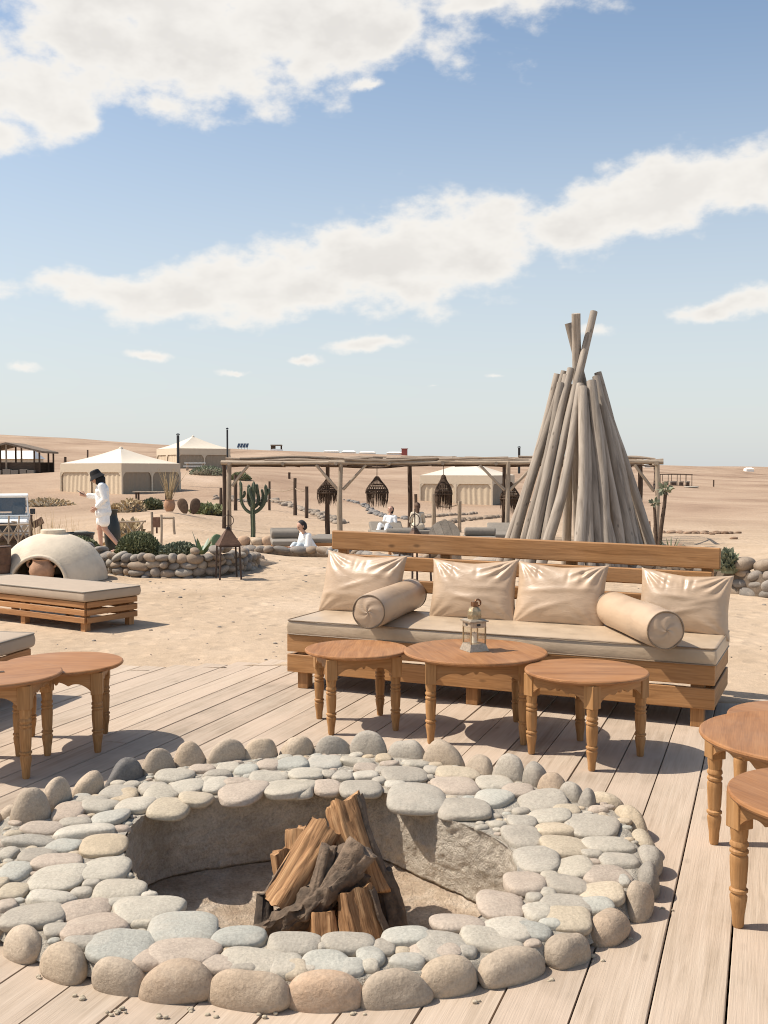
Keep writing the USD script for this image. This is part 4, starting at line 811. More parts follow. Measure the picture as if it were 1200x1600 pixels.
W3 = [np.array([*at_z(*p, -.06)[:2], -.07]) for p in ((372, 858), (430, 861), (500, 862), (560, 868), (640, 878), (720, 886), (780, 893))]
stone_wall('low_stone_wall', 'low stone kerb wall running behind the sofa to the lounge terrace', W3, .12, 5, .12, (.18, .38), .18)

# ------------------------------------------------------------------ teepee of logs
def log_mesh(a, b, r0, r1, seed, n=20, k=12, bend=.045):
    rg = np.random.default_rng(seed); a, b = np.array(a), np.array(b); l = np.linalg.norm(b - a); w = [Wave(rg, 5, 1.0) for _ in range(3)]
    pts = []; rad = []
    for t in np.linspace(0, 1, n):
        q = np.array([t * l - l / 2, 0, 0]); q[1] += bend * w[0](np.array([[t * 2.2, 0, 0]]))[0] * math.sin(PI * t) * 2.5; q[2] += bend * w[1](np.array([[t * 2.2, 1, 0]]))[0] * math.sin(PI * t) * 2.5
        pts.append(q); rad.append((r0 + (r1 - r0) * t) * (1 + .16 * w[2](np.array([[t * 6, 0, 0]]))[0]))
    m = tube(pts, rad, k); v = np.array(m.vertices); kn = Wave(rg, 8, 1.0)(v * [3, 25, 25]); 
    return trimesh.Trimesh(v * (1 + np.c_[0 * kn, .06 * kn, .06 * kn]), m.faces, process=False), frame((a + b) / 2, b - a)
tc = np.array([at_y(902, 895, 16.5)[0], 16.5, -.04]); tee = thing('log_teepee', 'tall teepee of weathered grey logs leaning together behind the sofa', 'log teepee', tc)
rg = np.random.default_rng(77)
def tlog(foot, top, r0, r1, seed, lab=None):
    m, F = log_mesh(foot, top, r0, r1, seed); part(tee, 'log', m, M['grey_log'], 40, T(*(-tc)) @ F, lab)
# tall crossing logs
tlog(at_y(843, 905, 15.7), at_y(928, 487, 16.6), .075, .062, 1); tlog(at_y(905, 880, 17.6), at_y(900, 490, 16.4), .085, .07, 2); tlog(at_y(968, 893, 17.1), at_y(888, 505, 16.75), .08, .06, 3)
FEET = [(778, 884, 17.2, 872, 584, 16.7), (790, 896, 16.7, 882, 580, 16.6), (806, 903, 16.2, 876, 598, 16.45), (822, 909, 15.8, 892, 576, 16.5), (838, 913, 15.5, 907, 600, 16.2), 
        (903, 921, 15.1, 911, 605, 16.1), (926, 921, 15.1, 914, 620, 16.1), (952, 919, 15.2, 924, 596, 16.15), (975, 917, 15.4, 932, 640, 16.1), (992, 913, 15.6, 931, 588, 16.35), (1012, 908, 15.9, 934, 582, 16.5), (1030, 900, 16.4, 936, 600, 16.6), (1022, 892, 17.1, 934, 610, 16.75),
        (884, 884, 17.9, 903, 600, 16.9), (930, 884, 17.9, 908, 600, 16.9), (820, 886, 17.6, 893, 600, 16.85), (985, 886, 17.6, 922, 600, 16.8), (965, 917, 15.35, 921, 690, 15.95), (940, 920, 15.25, 918, 612, 16.2), (1003, 911, 15.75, 931, 604, 16.45), (814, 906, 16.0, 886, 586, 16.5), (1006, 888, 17.4, 930, 604, 16.8), (905, 883, 18, 906, 610, 16.9)]
for i, (a, b, y0, c, d, y1) in enumerate(FEET):
    f = at_y(a, b, y0); f[2] = -.05; tlog(f, at_y(c, d, y1), rg.uniform(.078, .098), rg.uniform(.056, .072), 10 + i)

# ------------------------------------------------------------------ big iron lanterns on the sand
def iron_lantern(label, px, py, s=1.0, rz=20):
    p = at_z(px, py, -.02); t = thing('garden_lantern', label, 'lantern', p, rz, 'large iron lanterns on the sand'); b = .148 * s
    for sx in (-1, 1):
        for sy in (-1, 1): part(t, 'corner_post', tube([(sx * b * 1.08, sy * b * 1.08, 0), (sx * b * .95, sy * b * .95, .56 * s)], .014 * s, 6), M['iron'], 40)
    for z, k in ((.012, 1.08), (.555, .95)):
        for i in range(4): part(t, 'frame_bar', box(-b * k, b * k, -.013, .013, -.011, .011, .002), M['iron'], False, rot([0, 0, 1], 90 * i) @ T(0, b * k, z * s))
    part(t, 'roof', cat([frust(b * 1.14, b * 1.10, .56 * s, .58 * s), frust(b * 1.09, .03 * s, .58 * s, .80 * s)]), M['rust'], False)
    part(t, 'roof_cap', frust(.035 * s, .02 * s, .80 * s, .835 * s), M['iron'], False); part(t, 'spike', tube([(0, 0, .83 * s), (0, 0, 1.08 * s)], .009 * s, 6), M['iron'], 40)
    a = np.linspace(0, 2 * PI, 25); part(t, 'carrying_ring', tube(np.c_[.082 * s * np.cos(a), 0 * a, .93 * s + .082 * s * np.sin(a)], .006 * s, 6), M['iron'], True)
    part(t, 'candle_tray', box(-b * .6, b * .6, -b * .6, b * .6, .03, .042, .003), M['iron'], False); return t
iron_lantern('large rusty iron lantern frame standing before the planter wall', 357, 911)
iron_lantern('large rusty iron lantern frame standing behind the sofa back', 648, 922, 1.05, 35)

# ------------------------------------------------------------------ clay oven, jar, rust drum
op = at_y(84, 905, 14.9); op[2] = gz(op[0], op[1]); R_, H_ = .77, .68
oven = thing('clay_oven', 'pale clay dome oven with an arched mouth, left of the planter wall', 'clay oven', op)
prof = [(R_ * math.cos(a) ** .92 if a < PI / 2 - .02 else .12, H_ * math.sin(a) ** 1.12) for a in np.linspace(0, 1.36, 26)]
outer_d = lathe([(0, 0)] + [(max(x, .12), z) for x, z in prof] + [(0, prof[-1][1])], 64); 
inner_d = lathe([(0, -.05)] + [(max(x - .09, .06), z * .86 - .02) for x, z in prof] + [(0, prof[-1][1] * .86 - .02)], 48)
mo = m3.Manifold(m3.Mesh(np.array(outer_d.vertices, np.float32), np.array(outer_d.faces, np.uint32))); mi = m3.Manifold(m3.Mesh(np.array(inner_d.vertices, np.float32), np.array(inner_d.faces, np.uint32)))
arch = m3.Manifold.cylinder(1.2, .37, .37, 48).scale([1, .92, 1]).rotate([90, 0, 0]).translate([.0, 0, .02]); arch = arch.rotate([0, 0, 0])
shell = mo - mi - arch
v, f, _ = meshkit.arrays(shell.refine_to_length(.05)); v = v + np.c_[v[:, :2] * .0, v[:, 2] * 0] + .012 * wv1(v * 5)[:, None] * v / (np.linalg.norm(v, axis=1, keepdims=True) + .1)
part(oven, 'dome', trimesh.Trimesh(v, f, process=False), M['clay'], 40)
zt = prof[-1][1]; part(oven, 'chimney_rim', moved(lathe([(.105, -.05), (.165, -.05), (.175, .0), (.175, .055), (.165, .062), (.12, .062), (.105, .05), (.105, -.05)], 40), T(0, 0, zt)), M['clay'], 40)
ar = [(.385 * math.cos(a) + .0, .02 + .36 * math.sin(a)) for a in np.linspace(-.05, PI + .05, 30)]
ypos = lambda x, z: -math.sqrt(max((R_ * max(1 - (max(z, 0) / H_) ** 1.85, 0) ** .5) ** 2 - x * x, .01))
part(oven, 'mouth_rim', tube([(x, ypos(x, z) - .004, z) for x, z in ar], .026, 8), M['clay'], True)
part(oven, 'hearth', box(-.5, .5, -.5, .5, -.02, .012, .002), M['soot'], False)
jp = op + np.array([.03, -.60, .0]); jar = thing('clay_pot', 'round two handled terracotta pot sitting in the mouth of the clay oven', 'pot', (jp[0], jp[1], gz(jp[0], jp[1]) + .06))
part(jar, 'body', lathe([(0, 0), (.10, 0), (.155, .05), (.175, .13), (.165, .20), (.125, .255), (.12, .285), (.135, .30), (.115, .30), (.105, .26), (0, .25)], 36), M['terracotta'], 40)
for s in (-1, 1):
    a = np.linspace(-1.2, 1.2, 12); part(jar, 'handle', tube(np.c_[s * (.145 + .055 * np.cos(a)), 0 * a, .235 + .05 * np.sin(a)], .017, 8), M['terracotta'], True)
bp = at_y(2, 903, 14.3); bz = gz(bp[0], bp[1]); st = solo('concrete_block', bump_noise(m3.Manifold and trimesh.creation.box([.36, .36, .17]).subdivide().subdivide(), .006, 9, 3), M['concrete_block'], 'grey concrete block under the rusty drum at the left edge', 'block', 30, T(bp[0], bp[1], bz + .075))
dr = thing('rusty_drum', 'brown rusty drum stood on a concrete block at the left edge', 'drum', (bp[0] - .02, bp[1], bz + .16))
part(dr, 'body', lathe([(0, 0), (.15, 0), (.155, .01), (.152, .12), (.158, .13), (.152, .14), (.152, .25), (.158, .26), (.152, .27), (.155, .36), (.145, .37), (0, .37)], 32), M['rust'], 40); part(dr, 'rim', tube([(.152 * math.cos(a), .152 * math.sin(a), .37) for a in np.linspace(0, 2 * PI, 33)], .010, 6), M['iron'], True)

# ------------------------------------------------------------------ plants
def leafy(rx, ry, rz, n, size, seed, dome=True, up=.4):
    """n leaf blades on and inside a rounded mound"""
    rg = np.random.default_rng(seed); d = rg.normal(size=(n, 3)); d[:, 2] = np.abs(d[:, 2]) if dome else d[:, 2]; d /= np.linalg.norm(d, axis=1, keepdims=True)
    w = Wave(rg, 8, 2.2); r = (1 - .35 * rg.random(n) ** 2) * (1 + .22 * w(d)); p = d * r[:, None] * [rx, ry, rz]
    dirn = d * [1, 1, 1] + rg.normal(size=(n, 3)) * .6 + [0, 0, up]; dirn /= np.linalg.norm(dirn, axis=1, keepdims=True)
    s = np.cross(dirn, rg.normal(size=(n, 3))); s /= np.linalg.norm(s, axis=1, keepdims=True); L_ = size * rg.uniform(.6, 1.4, (n, 1)); Wd = L_ * .26
    V = np.stack([p - s * Wd * .4, p + s * Wd * .4, p + dirn * L_ * .6 + s * Wd, p + dirn * L_, p + dirn * L_ * .6 - s * Wd], 1).reshape(-1, 3); b = np.arange(n) * 5
    F = np.vstack([np.c_[b, b + 1, b + 2], np.c_[b, b + 2, b + 4], np.c_[b + 2, b + 3, b + 4]]); return trimesh.Trimesh(V, F, process=False)
def mound(rx, ry, rz, seed):
    rg = np.random.default_rng(seed); v = np.array(ICO[3].vertices); v = v * (1 + .15 * Wave(rg, 8, 2.2)(v))[:, None]; v[:, 2] = np.maximum(v[:, 2], -.15); return trimesh.Trimesh(v * [rx * .84, ry * .84, rz * .84], ICO[3].faces, process=False)
def bush(name, label, px, py, y, rx, rz, n, size, seed, look='hedge', catg='shrub', core='hedge_core', group=None, ry=None, up=.4, z=None):
    p = at_y(px, py, y); p[2] = gz(p[0], p[1]) if z is None else z; t = thing(name, label, catg, p, 0, group)
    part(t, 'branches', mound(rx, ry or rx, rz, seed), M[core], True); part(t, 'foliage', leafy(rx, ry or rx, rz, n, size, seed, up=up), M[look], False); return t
bush('clipped_shrub', 'low clipped green shrub between the oven and the walking woman', 121, 868, 17.4, .40, .30, 5200, .045, 1, z=.20); bush('clipped_shrub', 'larger clipped green shrub right of the walking woman', 218, 870, 17.2, .38, .38, 6500, .045, 2, z=.19)
bush('sage_plant', 'low grey green ground plant between clipped shrub and agave', 278, 866, 17.2, .34, .18, 2600, .05, 3, 'sage', 'plant', z=.23)
bush('green_plant', 'spiky pale green plant on the wall right of the sofa', 1138, 884, 13.7, .12, .20, 420, .10, 4, 'sage', 'plant', 'sage', z=.30, up=.9)
def agave(name, label, p, n, L_, W_, seed, look='agave', spread=1.0, group=None):
    rg = np.random.default_rng(seed); t = thing(name, label, 'agave', p, 0, group)
    for i in range(n):
        az = i * 2.4 + rg.normal() * .2; el = rg.uniform(.35, 1.25) / spread; l = L_ * rg.uniform(.75, 1.1); pts = []; k = 9; V = []
        out = np.array([math.cos(az), math.sin(az), 0]); sd = np.array([-out[1], out[0], 0])
        for s in np.linspace(0, 1, k):
            e = el + .5 * s * (-.5 if el < .8 else .05); c = out * (math.cos(el) * s * l + .03) + np.array([0, 0, math.sin(el) * s * l - .10 * l * s * s * (1.2 - el)]); w = W_ * (1 - s) ** .6 * (.55 + .9 * min(s * 3, 1) * .5) ; th = .012 * (1 - s)
            nn = np.cross(sd, out * math.cos(el) + np.array([0, 0, math.sin(el)])); V += [c - sd * w + nn * -.35 * w * 0, c + nn * th * -1 , c + sd * w, c + nn * th + nn * .25 * w * 0]
        V = np.array(V); part(t, 'leaf', quads(V, grid(k, 4, True)), M[look], 50)
    return t
ap_ = at_y(316, 868, 17.0); agave('agave_plant', 'broad leaved green agave on the planter wall left of the iron lantern', (ap_[0], ap_[1], .26), 13, .40, .055, 5)
ap_ = at_y(1048, 842, 20.0); agave('agave_plant', 'thin leaved agave beside the brown boulder at right', (ap_[0], ap_[1], gz(ap_[0], ap_[1]) + .1), 13, .42, .022, 6)
def pad(r, seed, th=.03):
    v = np.array(ICO[2].vertices) * [r * .62, th, r]; v[:, 0] *= 1 + .22 * v[:, 2] / r; return trimesh.Trimesh(v, ICO[2].faces, process=False)
cp = at_y(340, 862, 16.6); cz = thing('prickly_pear', 'single prickly pear pad growing just behind the iron lantern', 'cactus', (cp[0], cp[1], .24))
part(cz, 'pad', pad(.16, 1), M['agave'], True, T(0, 0, .22) @ rot([0, 1, 0], -8) @ rot([0, 0, 1], 25)); part(cz, 'pad', pad(.12, 1), M['agave'], True, T(-.02, 0, .05) @ rot([0, 0, 1], 10))
# candelabra cactus
def ribbed(pts, r, k=6, n=40):
    P_ = spline(pts, n); m = tube(P_, np.r_[np.full(n - 4, r), r * .92, r * .78, r * .5, r * .15] * (1 + .03 * np.sin(np.arange(n) * 1.3)), k * 4); v = np.array(m.vertices); L_ = k * 4
    for i in range(n):
        c = P_[i]; a = np.arange(L_); s = 1 - .34 * (.5 - .5 * np.cos(a / L_ * 2 * PI * k)) ; v[i * L_:(i + 1) * L_] = c + (v[i * L_:(i + 1) * L_] - c) * s[:, None]
    return trimesh.Trimesh(v, m.faces, process=False)
ep = at_y(395, 838, 32.0); ep[2] = gz(ep[0], ep[1]); eu = thing('candelabra_cactus', 'tall dark green candelabra cactus with upright arms before the pergola', 'cactus', ep)
part(eu, 'trunk', ribbed([(0, 0, -.1), (.01, 0, .4), (0, 0, .75), (.02, 0, 1.3), (.04, 0, 1.72)], .085), M['cactus'], 60)
for q in ([(0, 0, .72), (-.18, .02, .80), (-.34, .02, 1.05), (-.36, 0, 1.40), (-.40, 0, 1.74)], [(0, 0, .72), (.16, -.02, .80), (.34, -.02, 1.0), (.42, 0, 1.30), (.40, 0, 1.62)], [(.02, .02, .9), (-.10, .1, 1.0), (-.14, .1, 1.3), (-.13, .1, 1.62)], [(.02, 0, .9), (.14, .06, 1.0), (.16, .06, 1.3), (.13, .05, 1.64)], [(0, -.04, .9), (.05, -.12, 1.0), (-.04, -.13, 1.3), (-.03, -.12, 1.55)], [(.40, 0, 1.30), (.49, 0, 1.36), (.50, 0, 1.5)], [(.2, .1, .95), (.26, .1, 1.05), (.27, .1, 1.48)], [(-.36, 0, 1.2), (-.28, .05, 1.26), (-.27, .05, 1.42)]):
    part(eu, 'arm', ribbed(q, .056 if q[0][0] < .15 and q[0][0] > -.2 else .043), M['cactus'], 60)
def stalks(n, h, spread, seed, r=.008, base=.05):
    rg = np.random.default_rng(seed); out = []
    for _ in range(n):
        a = rg.uniform(0, 2 * PI); b = rg.uniform(0, base); l = h * rg.uniform(.55, 1.05); e = spread * rg.uniform(.1, 1); d = np.array([math.cos(a), math.sin(a), 0])
        out.append(tube([d * b, d * (b + e * l * .4) + [0, 0, l * .5], d * (b + e * l) + [0, 0, l]], [r, r * .8, r * .4], 4))
    return cat(out)
pp = at_y(265, 797, 40); pp[2] = gz(pp[0], pp[1]); pt = thing('potted_plant', 'terracotta pot of tall dry stalks on the slope below the tents', 'potted plant', pp)
part(pt, 'pot', lathe([(0, 0), (.13, 0), (.20, .12), (.225, .26), (.20, .38), (.17, .44), (.19, .47), (.16, .47), (.15, .42), (0, .40)], 28), M['terracotta'], 40); part(pt, 'dry_stalks', stalks(40, 1.25, .55, 8, .012, .10), M['straw'], 50, T(0, 0, .40))
dp = at_y(296, 776, 42); dp[2] = gz(dp[0], dp[1]); dc = thing('dry_cactus', 'dry brown cactus with two large round pads right of the potted stalks', 'cactus', dp)
for sx, a in ((-.26, -20), (.22, 14)): part(dc, 'pad', pad(.34, 2, .06), M['reed'], True, T(sx, 0, .32) @ rot([0, 1, 0], a))
M['dry_core'] = plain('dry_twigs', (.16, .12, .075), .95, var=.4, scale=20, bump=.6)
def scrub(label, px, py, y, rx, rz, seed, look='sage', n=900, size=.16): bush('scrub_bush', label, px, py, y, rx, rz, n, size, seed, look, 'bush', 'dry_core')
scrub('grey green scrub below the farther tent', 322, 742, 88, 1.5, .65, 11); scrub('dark scrub right of the farther tent near the pergola corner', 375, 745, 84, .9, .5, 12, 'hedge')
scrub('low dull green scrub on the slope right of the potted stalks', 325, 783, 44, .75, .35, 13, 'hedge'); scrub('dark little bush at the foot of the nearer tent', 238, 787, 52, .5, .45, 14, 'hedge')
scrub('straggly dry bush beside the nearer tent curtain', 205, 790, 50, .7, .6, 15, 'straw', 320); scrub('small dry bush at the left of the slope below the tent', 182, 789, 50, .35, .35, 16, 'straw', 240)
scrub('pale dry scrub behind the folding rack', 200, 832, 30, .55, .62, 17, 'straw', 260, .22); scrub('grey round bush behind the lounge terrace wall', 457, 838, 30, .26, .25, 18, 'sage', 500, .07); scrub('green plants left of the log teepee foot', 787, 842, 22, .55, .14, 19, 'sage', 800, .07)
bank = at_y(77, 775, 62); scrub('dry brush pile along the bank below the shed', 75, 783, 58, 1.5, .35, 20, 'straw', 500)
for i, (a, b, y, h) in enumerate(((80, 838, 28, .75), (88, 838, 27, .6), (112, 836, 29, .7), (60, 842, 26, .7))):
    p = at_y(a, b, y); solo('dry_stalks', stalks(12, h * 1.5, .18, 30 + i, .007, .12), M['straw'], ['tall dry stalks behind the green glazed tubs, left clump', 'shorter dry stalks behind the green glazed tubs', 'dry stalks right above the glazed tubs, near the woman', 'dry stalks beside the brown sign board'][i], 'dry plant', 50, T(p[0], p[1], gz(p[0], p[1])))
# dry branched plant by the right pergola post
bt = at_y(1034, 838, 29.0); bt[2] = gz(bt[0], bt[1]); bk = thing('bare_trunk_plant', 'tall bare trunked succulent with tufted top beside the right pergola post', 'succulent', bt)
part(bk, 'trunk', tube(spline([(-.05, 0, -.05), (-.02, 0, .6), (.06, 0, 1.2), (.09, 0, 1.65)], 12), np.linspace(.07, .05, 12), 8), M['dark_pole'], 50); part(bk, 'trunk', tube(spline([(-.12, .1, -.05), (-.16, .1, .7), (-.20, .1, 1.25)], 10), np.linspace(.06, .04, 10), 8), M['dark_pole'], 50)
part(bk, 'tuft', leafy(.10, .10, .07, 44, .17, 41, False), M['sage'], False, T(.09, 0, 1.68)); part(bk, 'tuft', leafy(.07, .07, .05, 26, .14, 42, False), M['sage'], False, T(-.2, .1, 1.28))
sp_ = at_y(1015, 838, 27.5); solo('wooden_stake', tube([(0, 0, -.1), (.02, 0, .45), (-.01, 0, .85)], .028, 7), M['rust'], 'reddish brown stake left of the right pergola post', 'stake', 40, T(sp_[0], sp_[1], gz(sp_[0], sp_[1])))

# ------------------------------------------------------------------ boulders
def boulder(label, px, py, y, a, c, seed, look='boulder', z=None):
    p = at_y(px, py, y); zz = gz(p[0], p[1]) if z is None else z; solo('boulder', pebble(a, a * .8, c, np.random.default_rng(seed), 3, .10, .85), M[look], label, 'boulder', True, T(p[0], p[1], zz + c * .55))
boulder('large rounded brown boulder right of the log teepee', 1056, 846, 23.5, .30, .30, 51); boulder('dark rounded boulder behind the left end of the sofa back', 549, 846, 24, .26, .25, 52, 'ring_grey'); boulder('tan boulder at the foot of the candelabra cactus, on its left', 381, 842, 30, .19, .17, 53, 'ring_red')
boulder('pale boulder at the foot of the candelabra cactus, on its right', 403, 842, 30, .20, .13, 54, 'ring_stone'); boulder('tan boulder farther right of the candelabra cactus', 417, 842, 30, .18, .17, 55, 'ring_red'); boulder('grey boulder stack beside the left pergola post', 366, 846, 27, .17, .15, 56, 'ring_grey')
boulder('pinkish flat boulder seen under the sofa top rail', 766, 880, 17.8, .34, .14, 57, 'cobble_pink'); boulder('rounded tan boulder behind the sofa rail near the round disc', 690 - 22, 852, 24, .35, .18, 58, 'ring_red')
# ------------------------------------------------------------------ pergola
PZ = 1.84
pg = thing('pergola', 'long rustic pergola of rough poles with a brushwood roof over the lounge terrace', 'pergola', (0, 33, 0)); PO = np.array([0, 33, 0.])
def pole(name, a, b, r, look, seed, bend=.02, lab=None):
    m, F = log_mesh(a, b, r, r * .85, seed, 12, 9, bend); part(pg, name, m, M[look], 40, T(*(-PO)) @ F, lab)
yf = lambda px: np.interp(px, [355, 1035], [32.6, 30.2])          # front line
yb = lambda px: yf(px) + 4.0
def fpt(px, z, back=False):
    y = (yb if back else yf)(px); return np.array([(px - 600) / FOC * y * 1.0, y, z])
for i, px in enumerate((358, 532, 793, 1025)):
    q = fpt(px, 0); pole('front_post', (q[0], q[1], gz(q[0], q[1]) - .2), (q[0] + .02, q[1], PZ + .08), .085, 'pole', 100 + i, .04)
for i, px in enumerate((350, 512, 640, 788, 905, 1000)):
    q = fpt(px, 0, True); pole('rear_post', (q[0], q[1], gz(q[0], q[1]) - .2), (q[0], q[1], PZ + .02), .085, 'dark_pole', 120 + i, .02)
for i, (px, dx) in enumerate(((363, 26), (528, -34), (536, 36), (789, -40), (797, 36), (1021, -30))):
    a = fpt(px, 1.05 if i else 1.15); b = fpt(px + dx, PZ - .02); pole('brace', a, b + [0, -.02, 0], .05, 'pole', 140 + i, .01)
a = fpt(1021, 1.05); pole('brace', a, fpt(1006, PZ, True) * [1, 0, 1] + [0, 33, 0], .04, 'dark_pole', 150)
rg = np.random.default_rng(9)
for k in range(9):                        # cross beams front to back
    px = np.interp(k, [0, 8], [360, 1022]); pole('cross_beam', fpt(px, PZ + .02) + [0, -.25, 0], fpt(px, PZ + .02, True) + [0, .2, 0], .055, 'pole', 160 + k)
for j, (t, zz) in enumerate(((0, .06), (1, .06))):
    xs = [352, 520, 690, 860, 1030]
    for a, b in zip(xs[:-1], xs[1:]): pole('long_beam', fpt(a - 6, PZ + zz, t), fpt(b + 6, PZ + zz, t), .065, 'pole', 180 + j * 9 + a % 7, .03)
for k in range(120):                        # brushwood and thin poles laid along the roof
    t = rg.uniform(-.04, 1.02); c = rg.uniform(370, 1015); w = rg.uniform(50, 150); a, b = max(c - w / 2, 353), min(c + w / 2, 1036); z = PZ + .05 + rg.uniform(0, .20) * np.interp(c, [370, 450, 900, 1015], [.6, 1, 1, .5])
    A_, B_ = lerp(fpt(a, z), fpt(a, z, True), t), lerp(fpt(b, z + rg.uniform(-.03, .03)), fpt(b, z, True), np.clip(t + rg.uniform(-.03, .03), -.05, 1.05)); pole('roof_pole', A_, B_, rg.uniform(.025, .05), 'thatch', 200 + k, .04)
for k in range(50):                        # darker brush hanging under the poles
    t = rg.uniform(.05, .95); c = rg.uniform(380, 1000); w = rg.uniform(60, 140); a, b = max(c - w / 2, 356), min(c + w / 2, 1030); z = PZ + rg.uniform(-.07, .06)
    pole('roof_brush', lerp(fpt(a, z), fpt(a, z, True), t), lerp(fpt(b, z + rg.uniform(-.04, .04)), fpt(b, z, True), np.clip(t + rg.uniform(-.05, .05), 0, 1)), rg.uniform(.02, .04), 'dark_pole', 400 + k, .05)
# hanging wicker lamps
def wicker(label, px, ytop, ybot, y, r, seed):
    a, b = at_y(px, ytop, y), at_y(px, ybot, y); h = a[2] - b[2]; t = thing('wicker_lamp', label, 'lamp', a, 0, 'wicker lamps under the pergola'); rg = np.random.default_rng(seed)
    part(t, 'cord', tube([(0, 0, 0), (0, 0, max(PZ - a[2], .1))], .012, 5), M['reed'], 40)
    prof = [(.0, 0), (.05, -.02), (.09 * r / .35, -.08 * h / .9), (.62 * r, -.24 * h / .9), (.95 * r, -.42 * h / .9), (r, -.50 * h / .9)]
    hoops, ribs = [], []
    for q, z in prof[2:]: hoops.append(tube([(q * math.cos(a), q * math.sin(a), z) for a in np.linspace(0, 2 * PI, 29)], .022, 5))
    for zf in (.55, .7, .85): q = zf * r; hoops.append(tube([(q * math.cos(a), q * math.sin(a), -zf * .46 * h / .9) for a in np.linspace(0, 2 * PI, 25)], .02, 5))
    P_ = spline([(q, 0, z) for q, z in prof], 14)
    for k in range(26):
        a = k * 2 * PI / 26; ribs.append(tube([(q[0] * math.cos(a), q[0] * math.sin(a), q[2]) for q in P_], .014, 4))
    part(t, 'woven_shade', cat(hoops + ribs), M['reed'], 50); fr = []
    for k in range(150):
        a = rg.uniform(0, 2 * PI); z0 = -.50 * h / .9 + rg.uniform(-.02, .12); l = h * rg.uniform(.25, .52); q = r * rg.uniform(.6, 1.02); d = np.array([math.cos(a), math.sin(a), 0]); fr.append(tube([d * q + [0, 0, z0], d * q * 1.0 + [0, 0, z0 - l * .5], d * q * rg.uniform(.8, 1.0) + [0, 0, z0 - l]], [.010, .009, .004], 3))
    part(t, 'fringe', cat(fr), M['reed'], False)
wicker('dark fringed wicker lamp hanging by the second pergola post', 513, 747, 788, 33.0, .36, 1); wicker('dark fringed wicker lamp hanging between the two middle pergola posts', 589, 744, 791, 33.0, .37, 2); wicker('narrow dark fringed wicker lamp hanging before the right tent', 693, 742, 796, 32.5, .28, 3); wicker('dark fringed wicker lamp beside the third pergola post', 797, 753, 800, 34.0, .33, 4)

# ------------------------------------------------------------------ tents
def tent(label, near, e1, e2, L1, L2, zb, ze, zp, seed, dark_right=True):
    near = np.array([*near, 0.]); e1 = np.array([*e1, 0.]) / np.linalg.norm(e1); e2 = np.array([*e2, 0.]) / np.linalg.norm(e2); t = thing('canvas_tent', label, 'tent', near + [0, 0, zb])
    H = ze - zb; Pt = lambda a, b, z: e1 * a + e2 * b + np.array([0, 0, z]); B = .72 * H
    pk = Pt(L1 / 2, L2 / 2, zp - zb); o = .06
    cs = [Pt(-o, -o, H), Pt(L1 + o, -o, H), Pt(L1 + o, L2 + o, H), Pt(-o, L2 + o, H)]
    # roof: four slightly sagging slopes
    for a, b in zip(cs, cs[1:] + cs[:1]):
        n = 12; V = []
        for i in range(n):
            s = i / (n - 1); w = max(1 - s, .03)
            for j in range(n):
                u = j / (n - 1); q = lerp(lerp(a, b, .5 + (u - .5) * 1), pk, s) if False else lerp(lerp(a, b, u), pk + lerp(a - pk, b - pk, u) * .03, s); q = q + [0, 0, -.16 * math.sin(PI * s) * (.6 + .4 * math.sin(PI * u))]; V.append(q)
        part(t, 'roof_panel', quads(np.array(V), grid(n, n)), M['canvas_roof'], 40)
    part(t, 'roof_cap', moved(trimesh.creation.icosphere(1, .14), T(*(pk - [0, 0, .05]))), M['canvas_roof'], True)
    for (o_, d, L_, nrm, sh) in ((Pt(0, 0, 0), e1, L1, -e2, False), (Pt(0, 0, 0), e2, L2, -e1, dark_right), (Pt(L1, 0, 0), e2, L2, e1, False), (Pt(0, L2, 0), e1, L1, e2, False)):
        F = np.eye(4); F[:3, 0], F[:3, 1], F[:3, 2], F[:3, 3] = d, nrm, (0, 0, 1), o_
        if np.linalg.det(F[:3, :3]) < 0: F = F @ np.diag([1, -1, 1, 1]); sg = -1
        else: sg = 1
        # valance and posts stand proud of the curtains
        part(t, 'valance', box(-.03, L_ + .03, *(sorted((0, sg * .05))), B, H + .01, .005), M['canvas'], False, F)
        for s in (0, L_ / 2, L_): part(t, 'post_sleeve', box(s - .07, s + .07, *sorted((sg * .002, sg * .056)), 0, B - .002, .005), M['canvas'], False, F)
        for s in (0, L_ / 2):
            for sx, cx in ((1, s + .07), (-1, s + L_ / 2 - .07)):       # curved brackets under the valance
                pol = Polygon([(cx, 0), (cx + sx * .26, 0), (cx + sx * .15, -.07), (cx + sx * .06, -.18), (cx, -.34)]); m = prism(pol, .03); m.apply_transform(np.array([[1, 0, 0, 0], [0, 0, 1, sg * .012 if sg > 0 else -.042], [0, 1, 0, B - .001], [0, 0, 0, 1]], float)); m.fix_normals(); part(t, 'bracket', m, M['canvas'], False, F)
            n = 70; V = []; rgc = np.random.default_rng(seed + int(s * 10)); w = Wave(rgc, 6, 1.0)
            for i in range(n):
                for j in range(8):
                    u, k = i / (n - 1), j / 7; x = s + .06 + u * (L_ / 2 - .12); y = .028 * math.sin(u * L_ * 7 + 2 * w(np.array([[u * 3, k, 0]]))[0] * 2.5) + .02 * w(np.array([[u * 9, k * 2, 1]]))[0]; V.append((x, sg * (-.028) + y * .6, k * (B + .02)))
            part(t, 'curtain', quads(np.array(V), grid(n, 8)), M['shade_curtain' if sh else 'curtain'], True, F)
        part(t, 'base_strip', box(-.03, L_ + .03, *sorted((sg * .0, sg * .07)), -.5, .06, .005), M['canvas'], False, F)
    return t
tent('cream canvas pavilion tent with curtains, nearest behind the walking woman', (-17.4, 68), (-5, 3), (.514, .857), 5.8, 5.6, -.02, 2.12, 3.22, 1)
